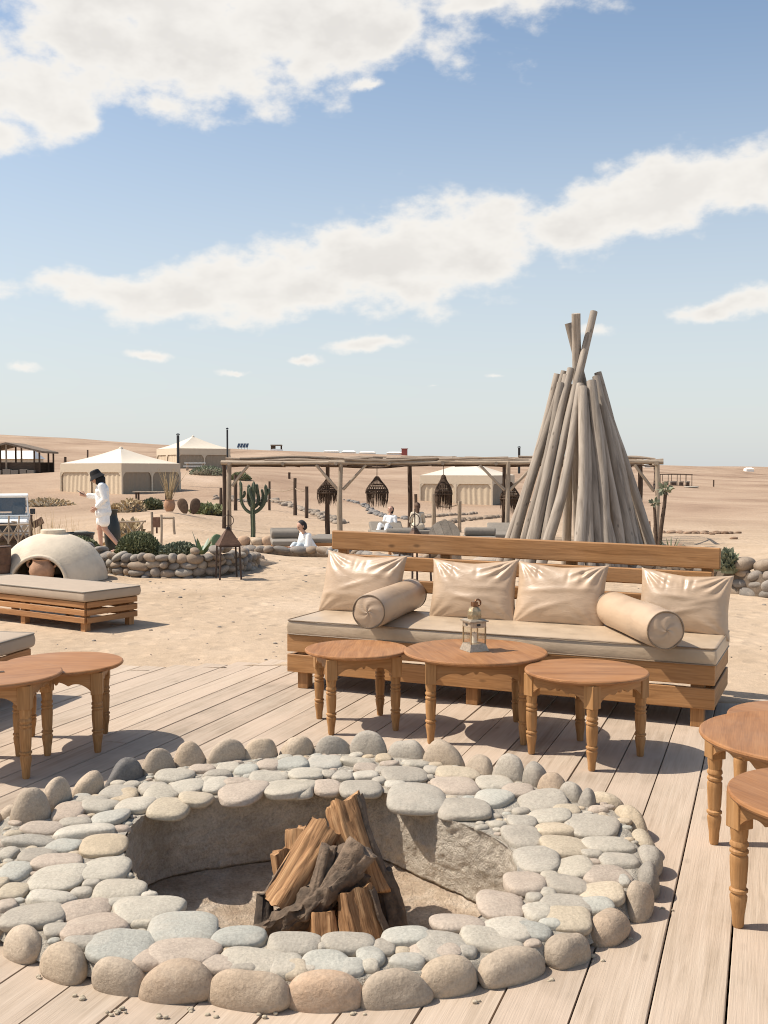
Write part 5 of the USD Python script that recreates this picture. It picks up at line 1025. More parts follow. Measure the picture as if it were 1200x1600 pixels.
tent('cream canvas pavilion tent farther up the slope, behind the black stove pipe', (-19.3, 96), (-.55, .835), (.835, .55), 5.3, 5.3, 1.58, 3.72, 4.95, 2)
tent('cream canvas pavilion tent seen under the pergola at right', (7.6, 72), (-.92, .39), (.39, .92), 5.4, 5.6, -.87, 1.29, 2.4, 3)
def pipe(label, px, p0, p1, y, r, cap=False):
    a, b = at_y(px, p1, y), at_y(px, p0, y); t = thing('stove_pipe', label, 'stove pipe', (a[0], a[1], a[2])); part(t, 'pipe', tube([(0, 0, 0), (0, 0, b[2] - a[2])], r, 10), M['black'], 40)
    part(t, 'pipe_cap' , moved(lathe([(0, 0), (r * 1.5, 0), (r * 1.4, .06), (0, .12)], 12), T(0, 0, b[2] - a[2] + .03)), M['black'], 40)
pipe('thick black stove pipe at the right corner of the nearer tent', 278.5, 680, 735, 76, .10); pipe('thin black stove pipe above the left corner of the pergola', 355.5, 671, 745, 78, .07); pipe('black stove pipe of the tent behind the pergola, near the teepee', 811, 700, 740, 78, .09)
tk = at_y(305, 739, 92); tv = thing('picnic_table', 'small pale picnic table before the farther tent', 'table', (tk[0], tk[1], gz(tk[0], tk[1])))
part(tv, 'tabletop', box(-.9, .9, -.4, .4, .66, .72), M['white_paint'], False); [part(tv, 'leg', box(x - .05, x + .05, y - .05, y + .05, 0, .66), M['pole'], False) for x in (-.7, .7) for y in (-.3, .3)]; part(tv, 'bench', box(-.9, .9, -.9, -.65, .38, .44), M['white_paint'], False)
tk = at_y(238, 783, 62); tv = thing('picnic_table', 'low dark bench table at the curtain of the nearer tent', 'table', (tk[0], tk[1], gz(tk[0], tk[1])))
part(tv, 'tabletop', box(-1.1, 1.1, -.4, .4, .50, .56), M['pole'], False); [part(tv, 'leg', box(x - .05, x + .05, y - .05, y + .05, 0, .5), M['dark_pole'], False) for x in (-.9, .9) for y in (-.3, .3)]

# ------------------------------------------------------------------ open shed far left
sh0 = np.array([at_y(30, 742, 113)[0], 113, 0]); sh0[2] = gz(sh0[0], 113); sd = thing('open_shed', 'open sided shed with a dark low gabled roof at the far left', 'shed', sh0); m_ = 113 / FOC
X_ = lambda px: (px - 30) * m_; Zs = lambda py: CAM_H - (py - 735) * m_ - sh0[2]
for px0, py0, px1, py1 in ((20, 695, 76, 708.5), (20, 695, -40, 709)):
    for y0 in (0,): 
        V = np.array([(X_(px0), -2, Zs(py0)), (X_(px1), -2, Zs(py1)), (X_(px1), 3.5, Zs(py1)), (X_(px0), 3.5, Zs(py0))]); V = np.vstack([V, V + [0, 0, .22]]); part(sd, 'roof_slope', trimesh.convex.convex_hull(V), M['thatch'], False)
for px, look_ in ((19, 'pole'), (62, 'dark_pole'), (70, 'dark_pole'), (10, 'dark_pole'), (-30, 'pole')):
    for y0 in (-1.7, 3): part(sd, 'post', tube([(X_(px), y0, -.3), (X_(px), y0, Zs(np.interp(px, [-40, 20, 76], [709, 695, 708.5])))], .10, 8), M[look_], 40)
part(sd, 'low_fence', box(X_(-40), X_(70), -1.5, -1.4, -.2, Zs(723)), M['dark_pole'], False); part(sd, 'back_fence', box(X_(-40), X_(70), 3.2, 3.3, -.2, Zs(722)), M['dark_pole'], False)
for i, px in enumerate((8, 22, 34, 48, 58)): part(sd, 'bench_seat', box(X_(px) - .4, X_(px) + .4, -2.3, -1.7, -.2, .45 + .1 * (i % 2)), M['dusk_cushion'], False)
w0 = at_y(28, 722, 124); wt = thing('white_tent', 'white ridge tent seen through the open shed', 'tent', (w0[0], 124, gz(w0[0], 124))); mm = 124 / FOC
part(wt, 'roof', trimesh.convex.convex_hull(np.array([(-4.2, -2, 1.45), (2.7, -2, 1.45), (2.7, 2, 1.45), (-4.2, 2, 1.45), (-3.6, 0, 2.45), (2.1, 0, 2.45)])), M['white_canvas'], False); part(wt, 'wall', box(-4, 2.5, -1.8, 1.8, -.3, 1.44), M['canvas'], False)

# ------------------------------------------------------------------ things on the skyline
for i, (px, py, w, h, lab) in enumerate(((518, 714, 24, 4.5, 'low white far tent on the ridge, leftmost above the pergola'), (545, 715, 22, 5, 'low white far tent on the ridge, second above the pergola'), (574, 715.5, 26, 4.5, 'long low white far tent on the ridge above the third lamp'), (616, 716, 24, 5, 'low white far tent on the ridge beside the red box'), (1170, 733, 12, 2.4, 'tiny white far hut on the right skyline'), (1010, 729, 9, 3, 'tiny white far hut just right of the teepee'))):
    y = 322 if px < 900 else 500; p = at_y(px, py, y); s = y / FOC; z = gz(p[0], p[1]); t = thing('far_tent', lab, 'tent', (p[0], y, z)); W_, H_ = w * s, max(CAM_H - (py - h - 735) * s - z, h * s)
    part(t, 'walls', box(-W_ / 2, W_ / 2, -2, 2, -1, H_ * .6, .02), M['white_canvas'], False); part(t, 'roof', trimesh.convex.convex_hull(np.array([(-W_ * .52, -2.3, H_ * .58), (W_ * .52, -2.3, H_ * .58), (W_ * .52, 2.3, H_ * .58), (-W_ * .52, 2.3, H_ * .58), (-W_ * .35, 0, H_), (W_ * .35, 0, H_)])), M['white_canvas'], False)
p = at_y(632, 716, 320); z = gz(p[0], 320); solo('red_box', cat([box(-.9, .9, -.8, .8, 0, 2.0), box(-1.1, 1.1, -1, 1, 2.0, 2.2)]), M['red_paint'], 'small red hut on the ridge line above the pergola', 'hut', False, T(p[0], 320, max(z, p[2])))
p = at_y(432, 707, 318); z = gz(p[0], 318); t = thing('lookout_hut', 'small open lookout hut on the bare ridge', 'hut', (p[0], 318, z)); tz = CAM_H + 40 / FOC * 318 - z
part(t, 'roof', box(-1.7, 1.7, -1.5, 1.5, tz - .35, tz, .02), M['thatch'], False); [part(t, 'post', tube([(x, y, -.5), (x, y, tz - .3)], .14, 6), M['dark_pole'], 40) for x in (-1.5, 1.5) for y in (-1.2, 1.2)]; part(t, 'side_panel', box(-1.5, -.2, -.6, -.5, tz - 1.3, tz - .35, .01), M['dark_pole'], False); part(t, 'floor', box(-1.8, 1.8, -1.4, 1.4, -.5, .5, .02), M['white_paint'], False)
p = at_y(377, 706, 300); z = gz(p[0], 300); t = thing('solar_panels', 'row of dark solar panels tilted on the ridge', 'solar panels', (p[0], 300, z))
for k in range(4): x = -1.2 + k * .82; part(t, 'panel', trimesh.convex.convex_hull(np.array([(x, -.5, .5), (x + .7, -.5, .5), (x + .9, .6, 1.7), (x + .2, .6, 1.7), (x, -.45, .44), (x + .7, -.45, .44), (x + .9, .65, 1.64), (x + .2, .65, 1.64)])), M['solar'], False); part(t, 'stand', tube([(x + .4, .3, -.6), (x + .45, .3, 1.2)], .05, 5), M['iron'], 40)
def stake(label, px, p0, p1, y, r, look_='dark_pole', lean=0.0):
    a, b = at_y(px, p1, y), at_y(px, p0, y); z = gz(a[0], a[1]); m, F = log_mesh((a[0], a[1], min(a[2], z) - .1), (b[0] + lean, b[1], b[2]), r, r * .9, int(px * 7 + p0), 7, 7, .01); solo('fence_stake', m, M[look_], label, 'stake', 40, F)
stake('taller dark stake of the rope fence right of the candelabra cactus', 461, 747, 792, 50, .09); stake('shorter dark stake of the rope fence, second right of the cactus', 479, 760, 798, 48, .09); stake('small dark stake alone on the bare slope', 452, 738, 749, 90, .12); stake('left stake of the rope fence before the right tent', 677.5, 772, 812, 38, .085, 'pole'); stake('right stake of the rope fence before the right tent', 718.5, 783, 825, 38, .075, 'pole'); stake('short stake in the sand left of the right tent', 649.5, 772, 788, 60, .10)
stake('dark stake under the left end of the pergola', 368, 742, 780, 52, .10); stake('stake on the slope between the tents and the pergola', 345, 762, 776, 52, .08); stake('slim stake on the hillside behind the nearer tent', 137, 703, 712, 140, .12); stake('stubby stake on the hillside above the tent corner', 102, 714, 722, 120, .18); stake('left stake of the rope fence beyond the cactus', 421, 752, 790, 54, .07)
for lab, a, b in (('sagging rope strung between the stakes right of the cactus', at_y(421, 765, 54), at_y(461, 763, 50)), ('second length of rope between the two dark stakes', at_y(461, 763, 50), at_y(479, 765, 48)), ('lower rope between the stakes right of the cactus', at_y(421, 780, 54), at_y(461, 779, 50)), ('sagging rope between the two stakes before the right tent', at_y(677.5, 788, 38), at_y(718.5, 787, 38))):
    pts = [lerp(a, b, t) - [0, 0, .12 * math.sin(PI * t)] for t in np.linspace(0, 1, 12)]; solo('rope', tube(pts, .022, 5), M['rope'], lab, 'rope', 40)
# lines of small stones edging the paths
def stone_row(label, pts, n, s, seed, w=.5):
    rg = np.random.default_rng(seed); P_ = spline([at_z(a, b, zz) for a, b, zz in pts], 100); out = []
    for k in range(n):
        q = P_[rg.integers(100)] + rg.normal(size=3) * [w, w * 1.2, 0]; q[2] = gz(q[0], q[1]); r = s * rg.uniform(.5, 1.4); out.append(moved(pebble(r * 1.3, r, r * .8, rg, 1, .2), T(*(q + [0, 0, r * .3])) @ rot([0, 0, 1], rg.uniform(0, 180))))
    solo('stone_border', cat(out), M['wall_stone'], label, 'stone border', 50, None, 'lines of small stones edging the paths', 'stuff')
stone_row('line of small stones crossing the sand right of the cactus', [(415, 783, -.35), (450, 788, -.4), (490, 798, -.45), (530, 813, -.5)], 110, .14, 1, .22)
stone_row('line of small stones behind the middle pergola posts', [(535, 786, -.6), (580, 793, -.6), (610, 802, -.55), (650, 806, -.55)], 90, .11, 2, .12); stone_row('line of small stones before the right tent, farther one', [(640, 806, -.7), (690, 803, -.75), (740, 799, -.8)], 80, .11, 3, .12)
stone_row('line of small stones before the right tent, nearer one', [(700, 814, -.6), (740, 808, -.65), (778, 803, -.7)], 80, .12, 4, .12); stone_row('scatter of stones along the terrace below the tents', [(345, 775, .0), (375, 782, -.2), (415, 784, -.35)], 60, .13, 5, .3); stone_row('pale kerb stones on the terrace behind the planter wall', [(255, 848, -.1), (290, 845, -.15), (330, 846, -.2)], 40, .13, 6, .15)
# ------------------------------------------------------------------ glazed tubs and jar, racks, signs, vehicle
def tub(label, px, py, y, r, h, seed):
    p = at_y(px, py, y); t = thing('glazed_tub', label, 'pot', (p[0], p[1], gz(p[0], p[1]) - .01), seed * 20); part(t, 'body', lathe([(0, 0), (r * .8, 0), (r * .95, h * .5), (r, h * .8), (r * 1.0, h * .86), (r * 1.07, h * .9), (r * 1.08, h), (r * .98, h), (r * .95, h * .88), (0, h * .86)], 36), M['green_pot'], 40)
tub('dark green glazed tub, the left one of two behind the first clipped shrub', 97, 850, 21.6, .20, .42, 1); tub('dark green glazed tub with a flat stone on it, beside the walking woman', 124, 850, 21.3, .29, .45, 2)
p = at_y(127, 815, 21.3); solo('flat_stone', pebble(.15, .10, .03, np.random.default_rng(5), 2), M['ring_grey'], 'flat grey stone lying on the rim of the right glazed tub', 'stone', True, T(p[0], p[1], gz(p[0], p[1]) + .45))
p = at_y(176, 860, 22.2); t = thing('tall_jar', 'tall dark glazed jar with a narrow neck behind the walking woman', 'jar', (p[0], p[1], gz(p[0], p[1]))); part(t, 'body', lathe([(0, 0), (.11, 0), (.165, .25), (.175, .45), (.15, .65), (.11, .80), (.10, .88), (.125, .93), (.13, .96), (.10, .96), (.08, .88), (0, .8)], 36), M['green_pot'], 40)
def sticks(name, label, catg, segs, y, r, look_='pole', closed=None):
    """a light frame of poles: segments given as the photograph shows them at one distance, built round its own depth"""
    o = at_y(segs[0][0], segs[0][1], y); o[2] = 0; t = thing(name, label, catg, o)
    for a, b, c, d, dy, nm in segs:
        m, F = log_mesh(at_y(a, b, y + dy) - o, at_y(c, d, y + dy) - o, r, r, int(a * 3 + b), 6, 7, .008); part(t, nm, m, M[look_], 40, F)
    return t, o
sticks('folding_rack', 'folding wooden rack of crossed sticks behind the clipped shrub', 'rack', [(186, 815, 228, 814, 0, 'top_rail'), (186, 816, 228, 815, .5, 'top_rail'), (197, 817, 217, 846, .1, 'crossed_leg'), (224, 816, 202, 846, .2, 'crossed_leg'), (197, 817, 217, 846, .5, 'crossed_leg'), (224, 816, 202, 846, .6, 'crossed_leg'), (208, 830, 208, 831, .3, 'pivot')], 24, .02, 'pole')
t, o = sticks('garden_gate', 'low wooden gate frame with a small board behind the clipped shrub', 'gate', [(237, 800, 238, 850, 0, 'post'), (252, 804, 252, 862, -.6, 'post'), (271, 808, 273, 835, .6, 'post'), (237, 810, 271, 809, .1, 'rail')], 24, .03, 'pole')
q = at_y(245, 816, 23.9) - o; part(t, 'board', box(q[0] - .09, q[0] + .09, q[1] - .015, q[1] + .015, q[2] - .12, q[2] + .12), M['rust'], False); part(t, 'board_stem', box(q[0] - .02, q[0] + .02, q[1] - .01, q[1] + .01, q[2] - .26, q[2] - .122), M['rust'], False)
t, o = sticks('sign_board', 'tilted reddish brown sign board on two posts right of the parked vehicle', 'sign', [(49, 804, 49, 842, 0, 'post'), (64, 808, 64, 842, .3, 'post')], 29, .035, 'dark_pole')
q = at_y(59, 817, 29) - o; part(t, 'board', box(-.17, .17, -.015, .015, -.10, .10), M['rust'], False, T(*q) @ rot([0, 1, 0], -28) @ rot([1, 0, 0], -15))
sticks('lattice_fence', 'pale crooked lattice fence before the parked vehicle', 'fence', [(14, 806, 13, 850, 0, 'post'), (30, 806, 28, 850, .1, 'post'), (46, 812, 47, 852, 0, 'post'), (-6, 808, -6, 850, 0, 'post'), (-12, 820, 46, 819, .05, 'rail'), (-12, 833, 46, 832, .05, 'rail'), (-6, 822, 13, 846, .1, 'lattice_stick'), (13, 822, -6, 846, .15, 'lattice_stick'), (14, 822, 28, 846, .1, 'lattice_stick'), (28, 822, 14, 846, .15, 'lattice_stick'), (30, 822, 45, 846, .1, 'lattice_stick'), (45, 822, 30, 846, .15, 'lattice_stick'), (18, 815, 26, 816, .2, 'rail')], 25, .022, 'pole')
# parked four wheel drive, seen from the front
jp = at_y(6, 775, 36); jz = jp[2] - 1.95; car = thing('parked_vehicle', 'white boxy four wheel drive vehicle parked at the left edge, seen from the front', 'vehicle', (jp[0], 36, jz), 19)
part(car, 'body', cat([box(-.86, .86, 1.35, 4.1, .50, 1.20, .05), box(-.80, .80, 0, 1.34, .55, 1.08, .06)]), M['white_paint'], False); part(car, 'fender', box(-.88, -.60, .0, 1.2, .60, 1.0, .05), M['white_paint'], False); part(car, 'fender', box(.60, .88, .0, 1.2, .60, 1.0, .05), M['white_paint'], False)
part(car, 'roof', box(-.80, .80, 1.42, 4.05, 1.88, 1.95, .03), M['white_paint'], False)
ws = [(-.80, 1.36, 1.20), (.80, 1.36, 1.20), (.76, 1.50, 1.88), (-.76, 1.50, 1.88)]
for a, b in zip(ws, ws[1:] + ws[:1]): bar(car, 'windscreen_frame', a, b, .05, .05, M['white_paint'], up=(0, 1, 0))
part(car, 'windscreen', trimesh.convex.convex_hull(np.array([(x, y + d, z) for x, y, z in ((-.78, 1.37, 1.22), (.78, 1.37, 1.22), (.74, 1.49, 1.86), (-.74, 1.49, 1.86)) for d in (0, .006)])), M['pane'], False)
for x in (-.82, .82): part(car, 'side_window', box(x - .005, x + .005, 1.6, 4.0, 1.24, 1.84, .001), M['window'], False); part(car, 'mirror', box(x * 1.16 - .09, x * 1.16 + .09, 1.30, 1.36, 1.25, 1.45, .02), M['black'], False); part(car, 'headlight', moved(lathe([(0, 0), (.10, 0), (.10, .03), (0, .05)], 20), T(x * .83, -.001, .82) @ rot([1, 0, 0], 90)), M['silver'], 40)
part(car, 'back_window', box(-.7, .7, 4.09, 4.105, 1.25, 1.8, .001), M['window'], False); part(car, 'grille', box(-.42, .42, -.03, -.002, .62, 1.0, .01), M['black'], False); part(car, 'bumper', box(-.88, .88, -.16, -.04, .42, .56, .02), M['iron'], False)
for x in (-.45, .45): part(car, 'seat', box(x - .24, x + .24, 2.0, 2.15, .9, 1.55, .05), M['window'], False)
part(car, 'steering_wheel', tube([(-.4 + .18 * math.cos(a), 1.62 + .05 * math.sin(a), 1.22 + .17 * math.sin(a)) for a in np.linspace(0, 2 * PI, 21)], .015, 6), M['black'], True)
for x in (-.74, .74):
    for y in (.5, 3.2): w_ = part(car, 'wheel', moved(lathe([(0, -.11), (.33, -.11), (.37, -.07), (.37, .07), (.33, .11), (0, .11)], 28), T(x, y, .37) @ rot([0, 1, 0], 90)), M['black'], 40)

# ------------------------------------------------------------------ lounge terrace under the pergola
def lounger(label, px, py, y, rz, back=True, rolled=False, w=.75, l=1.7):
    p = at_y(px, py, y); t = thing('low_lounger', label, 'lounger', (p[0], p[1], gz(p[0], p[1])), rz); 
    for x in (-w / 2 + .06, w / 2 - .06):
        for q in (.06, l - .06): part(t, 'leg', box(x - .04, x + .04, q - .04, q + .04, -.1, .22), M['daybed_wood'], False)
        part(t, 'side_rail', box(x - .03, x + .03, 0, l, .221, .30), M['daybed_wood'], False)
    part(t, 'front_rail', box(-w / 2 + .1, w / 2 - .1, -.01, .03, .222, .30), M['daybed_wood'], False); part(t, 'mattress', moved(cushion(w, l, .13, .03, seed=int(px)), T(0, l / 2, .302)), M['dusk_cushion'], 50)
    if back: part(t, 'back_cushion', moved(cushion(w, .5, .14, .04, seed=int(px) + 1), T(0, l - .28, .44) @ rot([1, 0, 0], 32)), M['dusk_cushion'], 50)
    if rolled: part(t, 'rolled_pillow', moved(tube([(-w * .5, 0, 0), (-w * .45, 0, 0), (w * .45, 0, 0), (w * .5, 0, 0)], [.08, .12, .12, .08], 16), T(0, l * .5, .55)), M['dusk_cushion'], 50)
lounger('low grey lounger with folded cushions left of the seated woman in white', 448, 849, 25.5, 8, True, True, .72); lounger('low grey lounger right behind the seated woman in white', 507, 847, 27, -6, False, False, .95)
lounger('low wooden lounger with a grey rolled pillow behind the sofa back', 633, 846, 26.5, 4, False, True, .9); lounger('low dark lounger beside the reclining person under the second lamp', 616, 842, 30, 10, True, False, 1.0); lounger('low grey lounger between the round disc and the green plants', 752, 842, 27, -3, False, True, .85); lounger('low grey lounger at the foot of the third pergola post', 783, 838, 29, -6, True, False, .8)
lounger('low grey lounger under the person with brown hair', 655, 840, 31, 3, False, False, 1.2)
p = at_y(694, 885, 17.6); p[2] = gz(p[0], p[1]); t = thing('round_disc_table', 'weathered round wooden table top tipped up on a stump behind the sofa', 'table', p)
part(t, 'stump', lathe([(0, 0), (.20, 0), (.17, .3), (.15, .42), (0, .42)], 20), M['pole'], 40, T(.12, .05, 0))
for k in range(4): x0 = -.27 + k * .137; w_ = .134; q = Polygon(Point(0, 0).buffer(.27)).intersection(Polygon([(x0, -1), (x0 + w_, -1), (x0 + w_, 1), (x0, 1)])); part(t, 'board', prism(q, .04), M['slate'], False, T(0, -.05, .56) @ rot([1, 0, 0], 76) @ rot([0, 0, 1], 20))

# ------------------------------------------------------------------ people
def chain(bones, ref=.02, smooth=4):
    tot = m3.Manifold()
    for a, b, ra, rb in bones:
        s = m3.Manifold.batch_hull([m3.Manifold.sphere(ra, 14).translate(list(map(float, a))), m3.Manifold.sphere(rb, 14).translate(list(map(float, b)))]); tot = tot + s
    tot = tot.refine_to_length(ref); v, f, _ = meshkit.arrays(tot); m = trimesh.Trimesh(v, f, process=True); trimesh.smoothing.filter_taubin(m, .5, .53, smooth * 2); return m
def ellipse_hull(parts):
    """hull of flattened spheres: (centre, (a, b, c))"""
    return m3.Manifold.batch_hull([m3.Manifold.sphere(1, 16).scale(list(map(float, r))).translate(list(map(float, c))) for c, r in parts])
def hand(w, d, side, curl=.5, s=1.0):
    """palm and five fingers from the wrist w along d; side = direction of the thumb"""
    w, d, side = (np.array(x, float) for x in (w, d, side)); d /= np.linalg.norm(d); side = side - d * (side @ d); side /= np.linalg.norm(side); n = np.cross(d, side); B = []
    for k in (-1, -.33, .33, 1): B.append((w + side * k * .012 * s, w + d * .085 * s + side * k * .030 * s, .016 * s, .013 * s))
    for k, l in ((1, .062), (.33, .074), (-.33, .068), (-1, .052)):
        a = w + d * .085 * s + side * k * .030 * s; b = a + (d * math.cos(curl * .6) + n * math.sin(curl * .6) + side * k * .08) * l * .55 * s; c = b + (d * math.cos(curl * 1.5) + n * math.sin(curl * 1.5)) * l * .5 * s; B += [(a, b, .0095 * s, .0085 * s), (b, c, .0085 * s, .007 * s)]
    a = w + d * .025 * s + side * .022 * s; b = a + (d * .6 + side * .8 + n * .3) * .040 * s; c = b + (d * .9 + side * .2 + n * .4) * .032 * s; B += [(a, b, .013 * s, .010 * s), (b, c, .010 * s, .008 * s)]; return B
def head_bones(c, fwd, up, s=1.0):
    """skull, jaw, nose and ears round the head's centre"""
    c, fwd, up = (np.array(x, float) for x in (c, fwd, up)); sd = np.cross(up, fwd)
    return [(c + up * .03 * s, c + up * .02 * s - fwd * .02 * s, .088 * s, .09 * s), (c + up * .02 * s + fwd * .02 * s, c - up * .07 * s + fwd * .045 * s, .078 * s, .040 * s), (c + fwd * .098 * s + up * .005 * s, c + fwd * .108 * s - up * .025 * s, .010 * s, .014 * s), (c + fwd * .075 * s - up * .055 * s, c + fwd * .078 * s - up * .056 * s, .022 * s, .022 * s),
            (c + sd * .085 * s + up * .01 * s, c + sd * .088 * s - up * .03 * s, .014 * s, .011 * s), (c - sd * .085 * s + up * .01 * s, c - sd * .088 * s - up * .03 * s, .014 * s, .011 * s)]
def face(t, c, fwd, up, s=1.0):
    c, fwd, up = (np.array(x, float) for x in (c, fwd, up)); sd = np.cross(up, fwd)
    for k in (-1, 1): part(t, 'eye', moved(trimesh.creation.icosphere(1, .011 * s), T(*(c + fwd * .088 * s + sd * k * .032 * s + up * .012 * s))), M['hat'], True)
    part(t, 'mouth', moved(trimesh.creation.icosphere(1, 1), T(*(c + fwd * .094 * s - up * .052 * s)) @ frame((0, 0, 0), sd, up) @ np.diag([.022 * s, .006 * s, .005 * s, 1])), M['rust'], True)
wp = at_y(163, 862, 20.5); wz = gz(wp[0], wp[1]); wom = thing('person', 'woman in black hat, white blouse and white shorts walking left with a phone', 'person', (wp[0], wp[1], wz + .02), 190)
hc = np.array([.13, .01, 1.485]); hf = np.array([.90, .05, -.42]); hf /= np.linalg.norm(hf); hu = np.array([.42, 0, .90]); hu -= hf * (hu @ hf); hu /= np.linalg.norm(hu)
B = [((0, -.07, .88), (0, .07, .88), .12, .12), ((0, 0, .90), (.02, 0, 1.08), .12, .105), ((.02, -.05, 1.22), (.02, .05, 1.22), .11, .11), ((.02, 0, 1.06), (.02, 0, 1.22), .105, .115), ((.03, -.14, 1.33), (.03, .14, 1.33), .055, .055), ((.04, 0, 1.33), (.09, 0, 1.43), .05, .046),
     ((0, .09, .86), (-.02, .10, .47), .085, .055), ((-.02, .10, .47), (-.30, .10, .12), .055, .034), ((-.30, .10, .12), (-.32, .10, .07), .032, .030), ((-.33, .10, .07), (-.20, .10, .03), .030, .024), ((-.20, .10, .03), (-.15, .10, .025), .024, .016),
     ((0, -.09, .86), (.10, -.09, .47), .085, .055), ((.09, -.09, .46), (.07, -.09, .09), .055, .034), ((.05, -.09, .045), (.22, -.09, .03), .034, .024), ((.22, -.09, .03), (.27, -.09, .025), .024, .016),
     ((.03, .16, 1.32), (-.04, .21, 1.07), .048, .038), ((-.04, .21, 1.07), (.13, .17, .90), .036, .026), ((.03, -.16, 1.32), (.15, -.19, 1.10), .048, .038), ((.15, -.19, 1.10), (.37, -.13, 1.13), .036, .026)]
B += hand((.13, .17, .90), (.7, -.1, -.7), (.7, .2, .6), .6) + hand((.37, -.13, 1.13), (.9, .1, .35), (-.2, .3, .9), .9) + head_bones(hc, hf, hu)
bd = part(wom, 'body', chain(B, .018, 3), M['skin'], True); face(wom, hc, hf, hu)
SB = [((.015, -.09, .92), (.015, .09, .92), .135, .135), ((.01, -.08, .80), (.01, .08, .80), .155, .155), ((.01, 0, .92), (.03, 0, 1.10), .145, .135), ((.025, -.06, 1.22), (.025, .06, 1.22), .128, .128), ((.03, -.145, 1.33), (.03, .145, 1.33), .070, .070), ((.02, 0, 1.1), (.025, 0, 1.25), .135, .13),
      ((.03, .165, 1.32), (-.04, .215, 1.07), .072, .065), ((-.04, .215, 1.07), (.10, .18, .93), .062, .056), ((.03, -.165, 1.32), (.15, -.195, 1.10), .072, .064), ((.15, -.195, 1.10), (.31, -.145, 1.125), .062, .054)]
bl = chain(SB, .016, 3); v = np.array(bl.vertices); w = Wave(np.random.default_rng(3), 12, 9.0); n = bl.vertex_normals; v = v + n * (.012 * w(v * [1.4, 1.4, .7]))[:, None]; part(wom, 'blouse', trimesh.Trimesh(v, bl.faces, process=False), M['white_cloth'], True)
SH = [((0, -.07, .86), (0, .07, .86), .135, .135), ((0, .09, .84), (-.015, .105, .61), .115, .112), ((0, -.09, .84), (.055, -.10, .61), .115, .112)]; part(wom, 'shorts', chain(SH, .02, 2), M['white_cloth'], True)
Fh = frame(hc, hf, hu); part(wom, 'hat', cat([moved(lathe([(0, .140), (.06, .137), (.095, .118), (.112, .05), (.116, .030), (.158, -.035), (.160, -.042), (.114, .018), (0, .03)], 32), np.eye(4))]), M['hat'], 40, Fh @ T(-.01, 0, .03))
part(wom, 'hair', chain([(hc - hf * .03, hc - hf * .06 - hu * .05, .098, .092), (hc - hf * .05 - hu * .04, hc - hf * .05 - hu * .12, .095, .075), (hc + np.array([-.03, .07, -.02]), hc + np.array([-.02, .08, -.11]), .045, .03), (hc + np.array([-.03, -.07, -.02]), hc + np.array([-.02, -.08, -.11]), .045, .03)], .02, 2), M['hat'], True)
for y, p0, a in ((.10, (-.25, .10, .035), -38), (-.09, (.13, -.09, .004), 0)): part(wom, 'sandal', box(-.13, .13, -.045, .045, -.012, .008, .006), M['piping'], False, T(*p0) @ rot([0, 1, 0], -a))
c, s = math.cos(math.radians(190)), math.sin(math.radians(190)); ph = np.array([.46, -.11, 1.19]); ph = np.array([wp[0] + c * ph[0] - s * ph[1], wp[1] + s * ph[0] + c * ph[1], wz + .02 + ph[2]])
solo('phone', box(-.075, .075, -.036, .036, -.004, .004, .003), M['phone'], "black phone held out in the walking woman's hand", 'phone', False, T(*ph) @ rot([0, 0, 1], 190) @ rot([0, 1, 0], -35))
def sitter(label, px, py, y, rz, shirt, hair, trousers, lean=.25, z=None, long_hair=False, s=1.0, recline=False):
    """someone sitting with knees drawn forward; local x is the way they face"""
    p = at_y(px, py, y); zz = gz(p[0], p[1]) if z is None else z; t = thing('person', label, 'person', (p[0], p[1], zz), rz); L = lean
    sh = np.array([L * .45, 0, .52]); hd = np.array([L * .62 + .03, 0, .74]); f = np.array([math.cos(L), 0, -math.sin(L)]); u = np.array([math.sin(L), 0, math.cos(L)])
    kn = [np.array([.42, k * .12, .30]) for k in (-1, 1)]; an = [np.array([.66, k * .12, .07]) for k in (-1, 1)]; B = [((0, -.07, .12), (0, .07, .12), .12, .12), ((0, 0, .14), sh - [0, 0, .08], .115, .11), (sh - [0, .13, 0], sh + [0, .13, 0], .058, .058), (sh, hd - [0, 0, .06], .05, .045)]
    for k in (0, 1): B += [((0, (-.08, .08)[k], .12), kn[k], .085, .055), (kn[k], an[k], .052, .034), (an[k], an[k] + [.17, 0, -.03], .032, .018)]
    H = []
    for k in (-1, 1):
        e = sh + np.array([.05, k * .20, -.24]); w = sh + np.array([.25, k * .10, -.26]); B += [(sh + np.array([0, k * .15, 0]), e, .045, .036), (e, w, .035, .026)] + hand(w, (.9, -.1 * k, -.2), (.1, -k, .3), .7); H += [(sh + np.array([0, k * .15, 0]), e, .068, .058), (e, w - [.03, 0, 0], .055, .045)]
    B += head_bones(hd, f, u); part(t, 'body', chain(B, .022, 3), M['skin'], True); face(t, hd, f, u)
    part(t, 'shirt', chain([((0, -.07, .13), (0, .07, .13), .145, .145), ((0, 0, .14), sh - [0, 0, .09], .14, .135), (sh - [0, .14, .01], sh + [0, .14, -.01], .075, .075)] + H, .025, 2), M[shirt], True)
    TR = [((0, -.07, .11), (0, .07, .11), .138, .138)]
    for k in (0, 1): TR += [((0, (-.08, .08)[k], .12), kn[k], .105, .075), (kn[k], an[k], .072, .055)]
    part(t, 'trousers', chain(TR, .025, 2), M[trousers], True)
    hb = [(hd - f * .025 + u * .035, hd - f * .045, .098, .095)] + ([(hd - f * .05, hd - f * .06 - u * .2, .085, .05)] if long_hair else [(hd - f * .05, hd - f * .05 - u * .06, .09, .075)]); part(t, 'hair', chain(hb, .025, 2), M[hair], True); return t
M['brown_hair'] = plain('brown_hair', (.14, .075, .04), .8, var=.3)
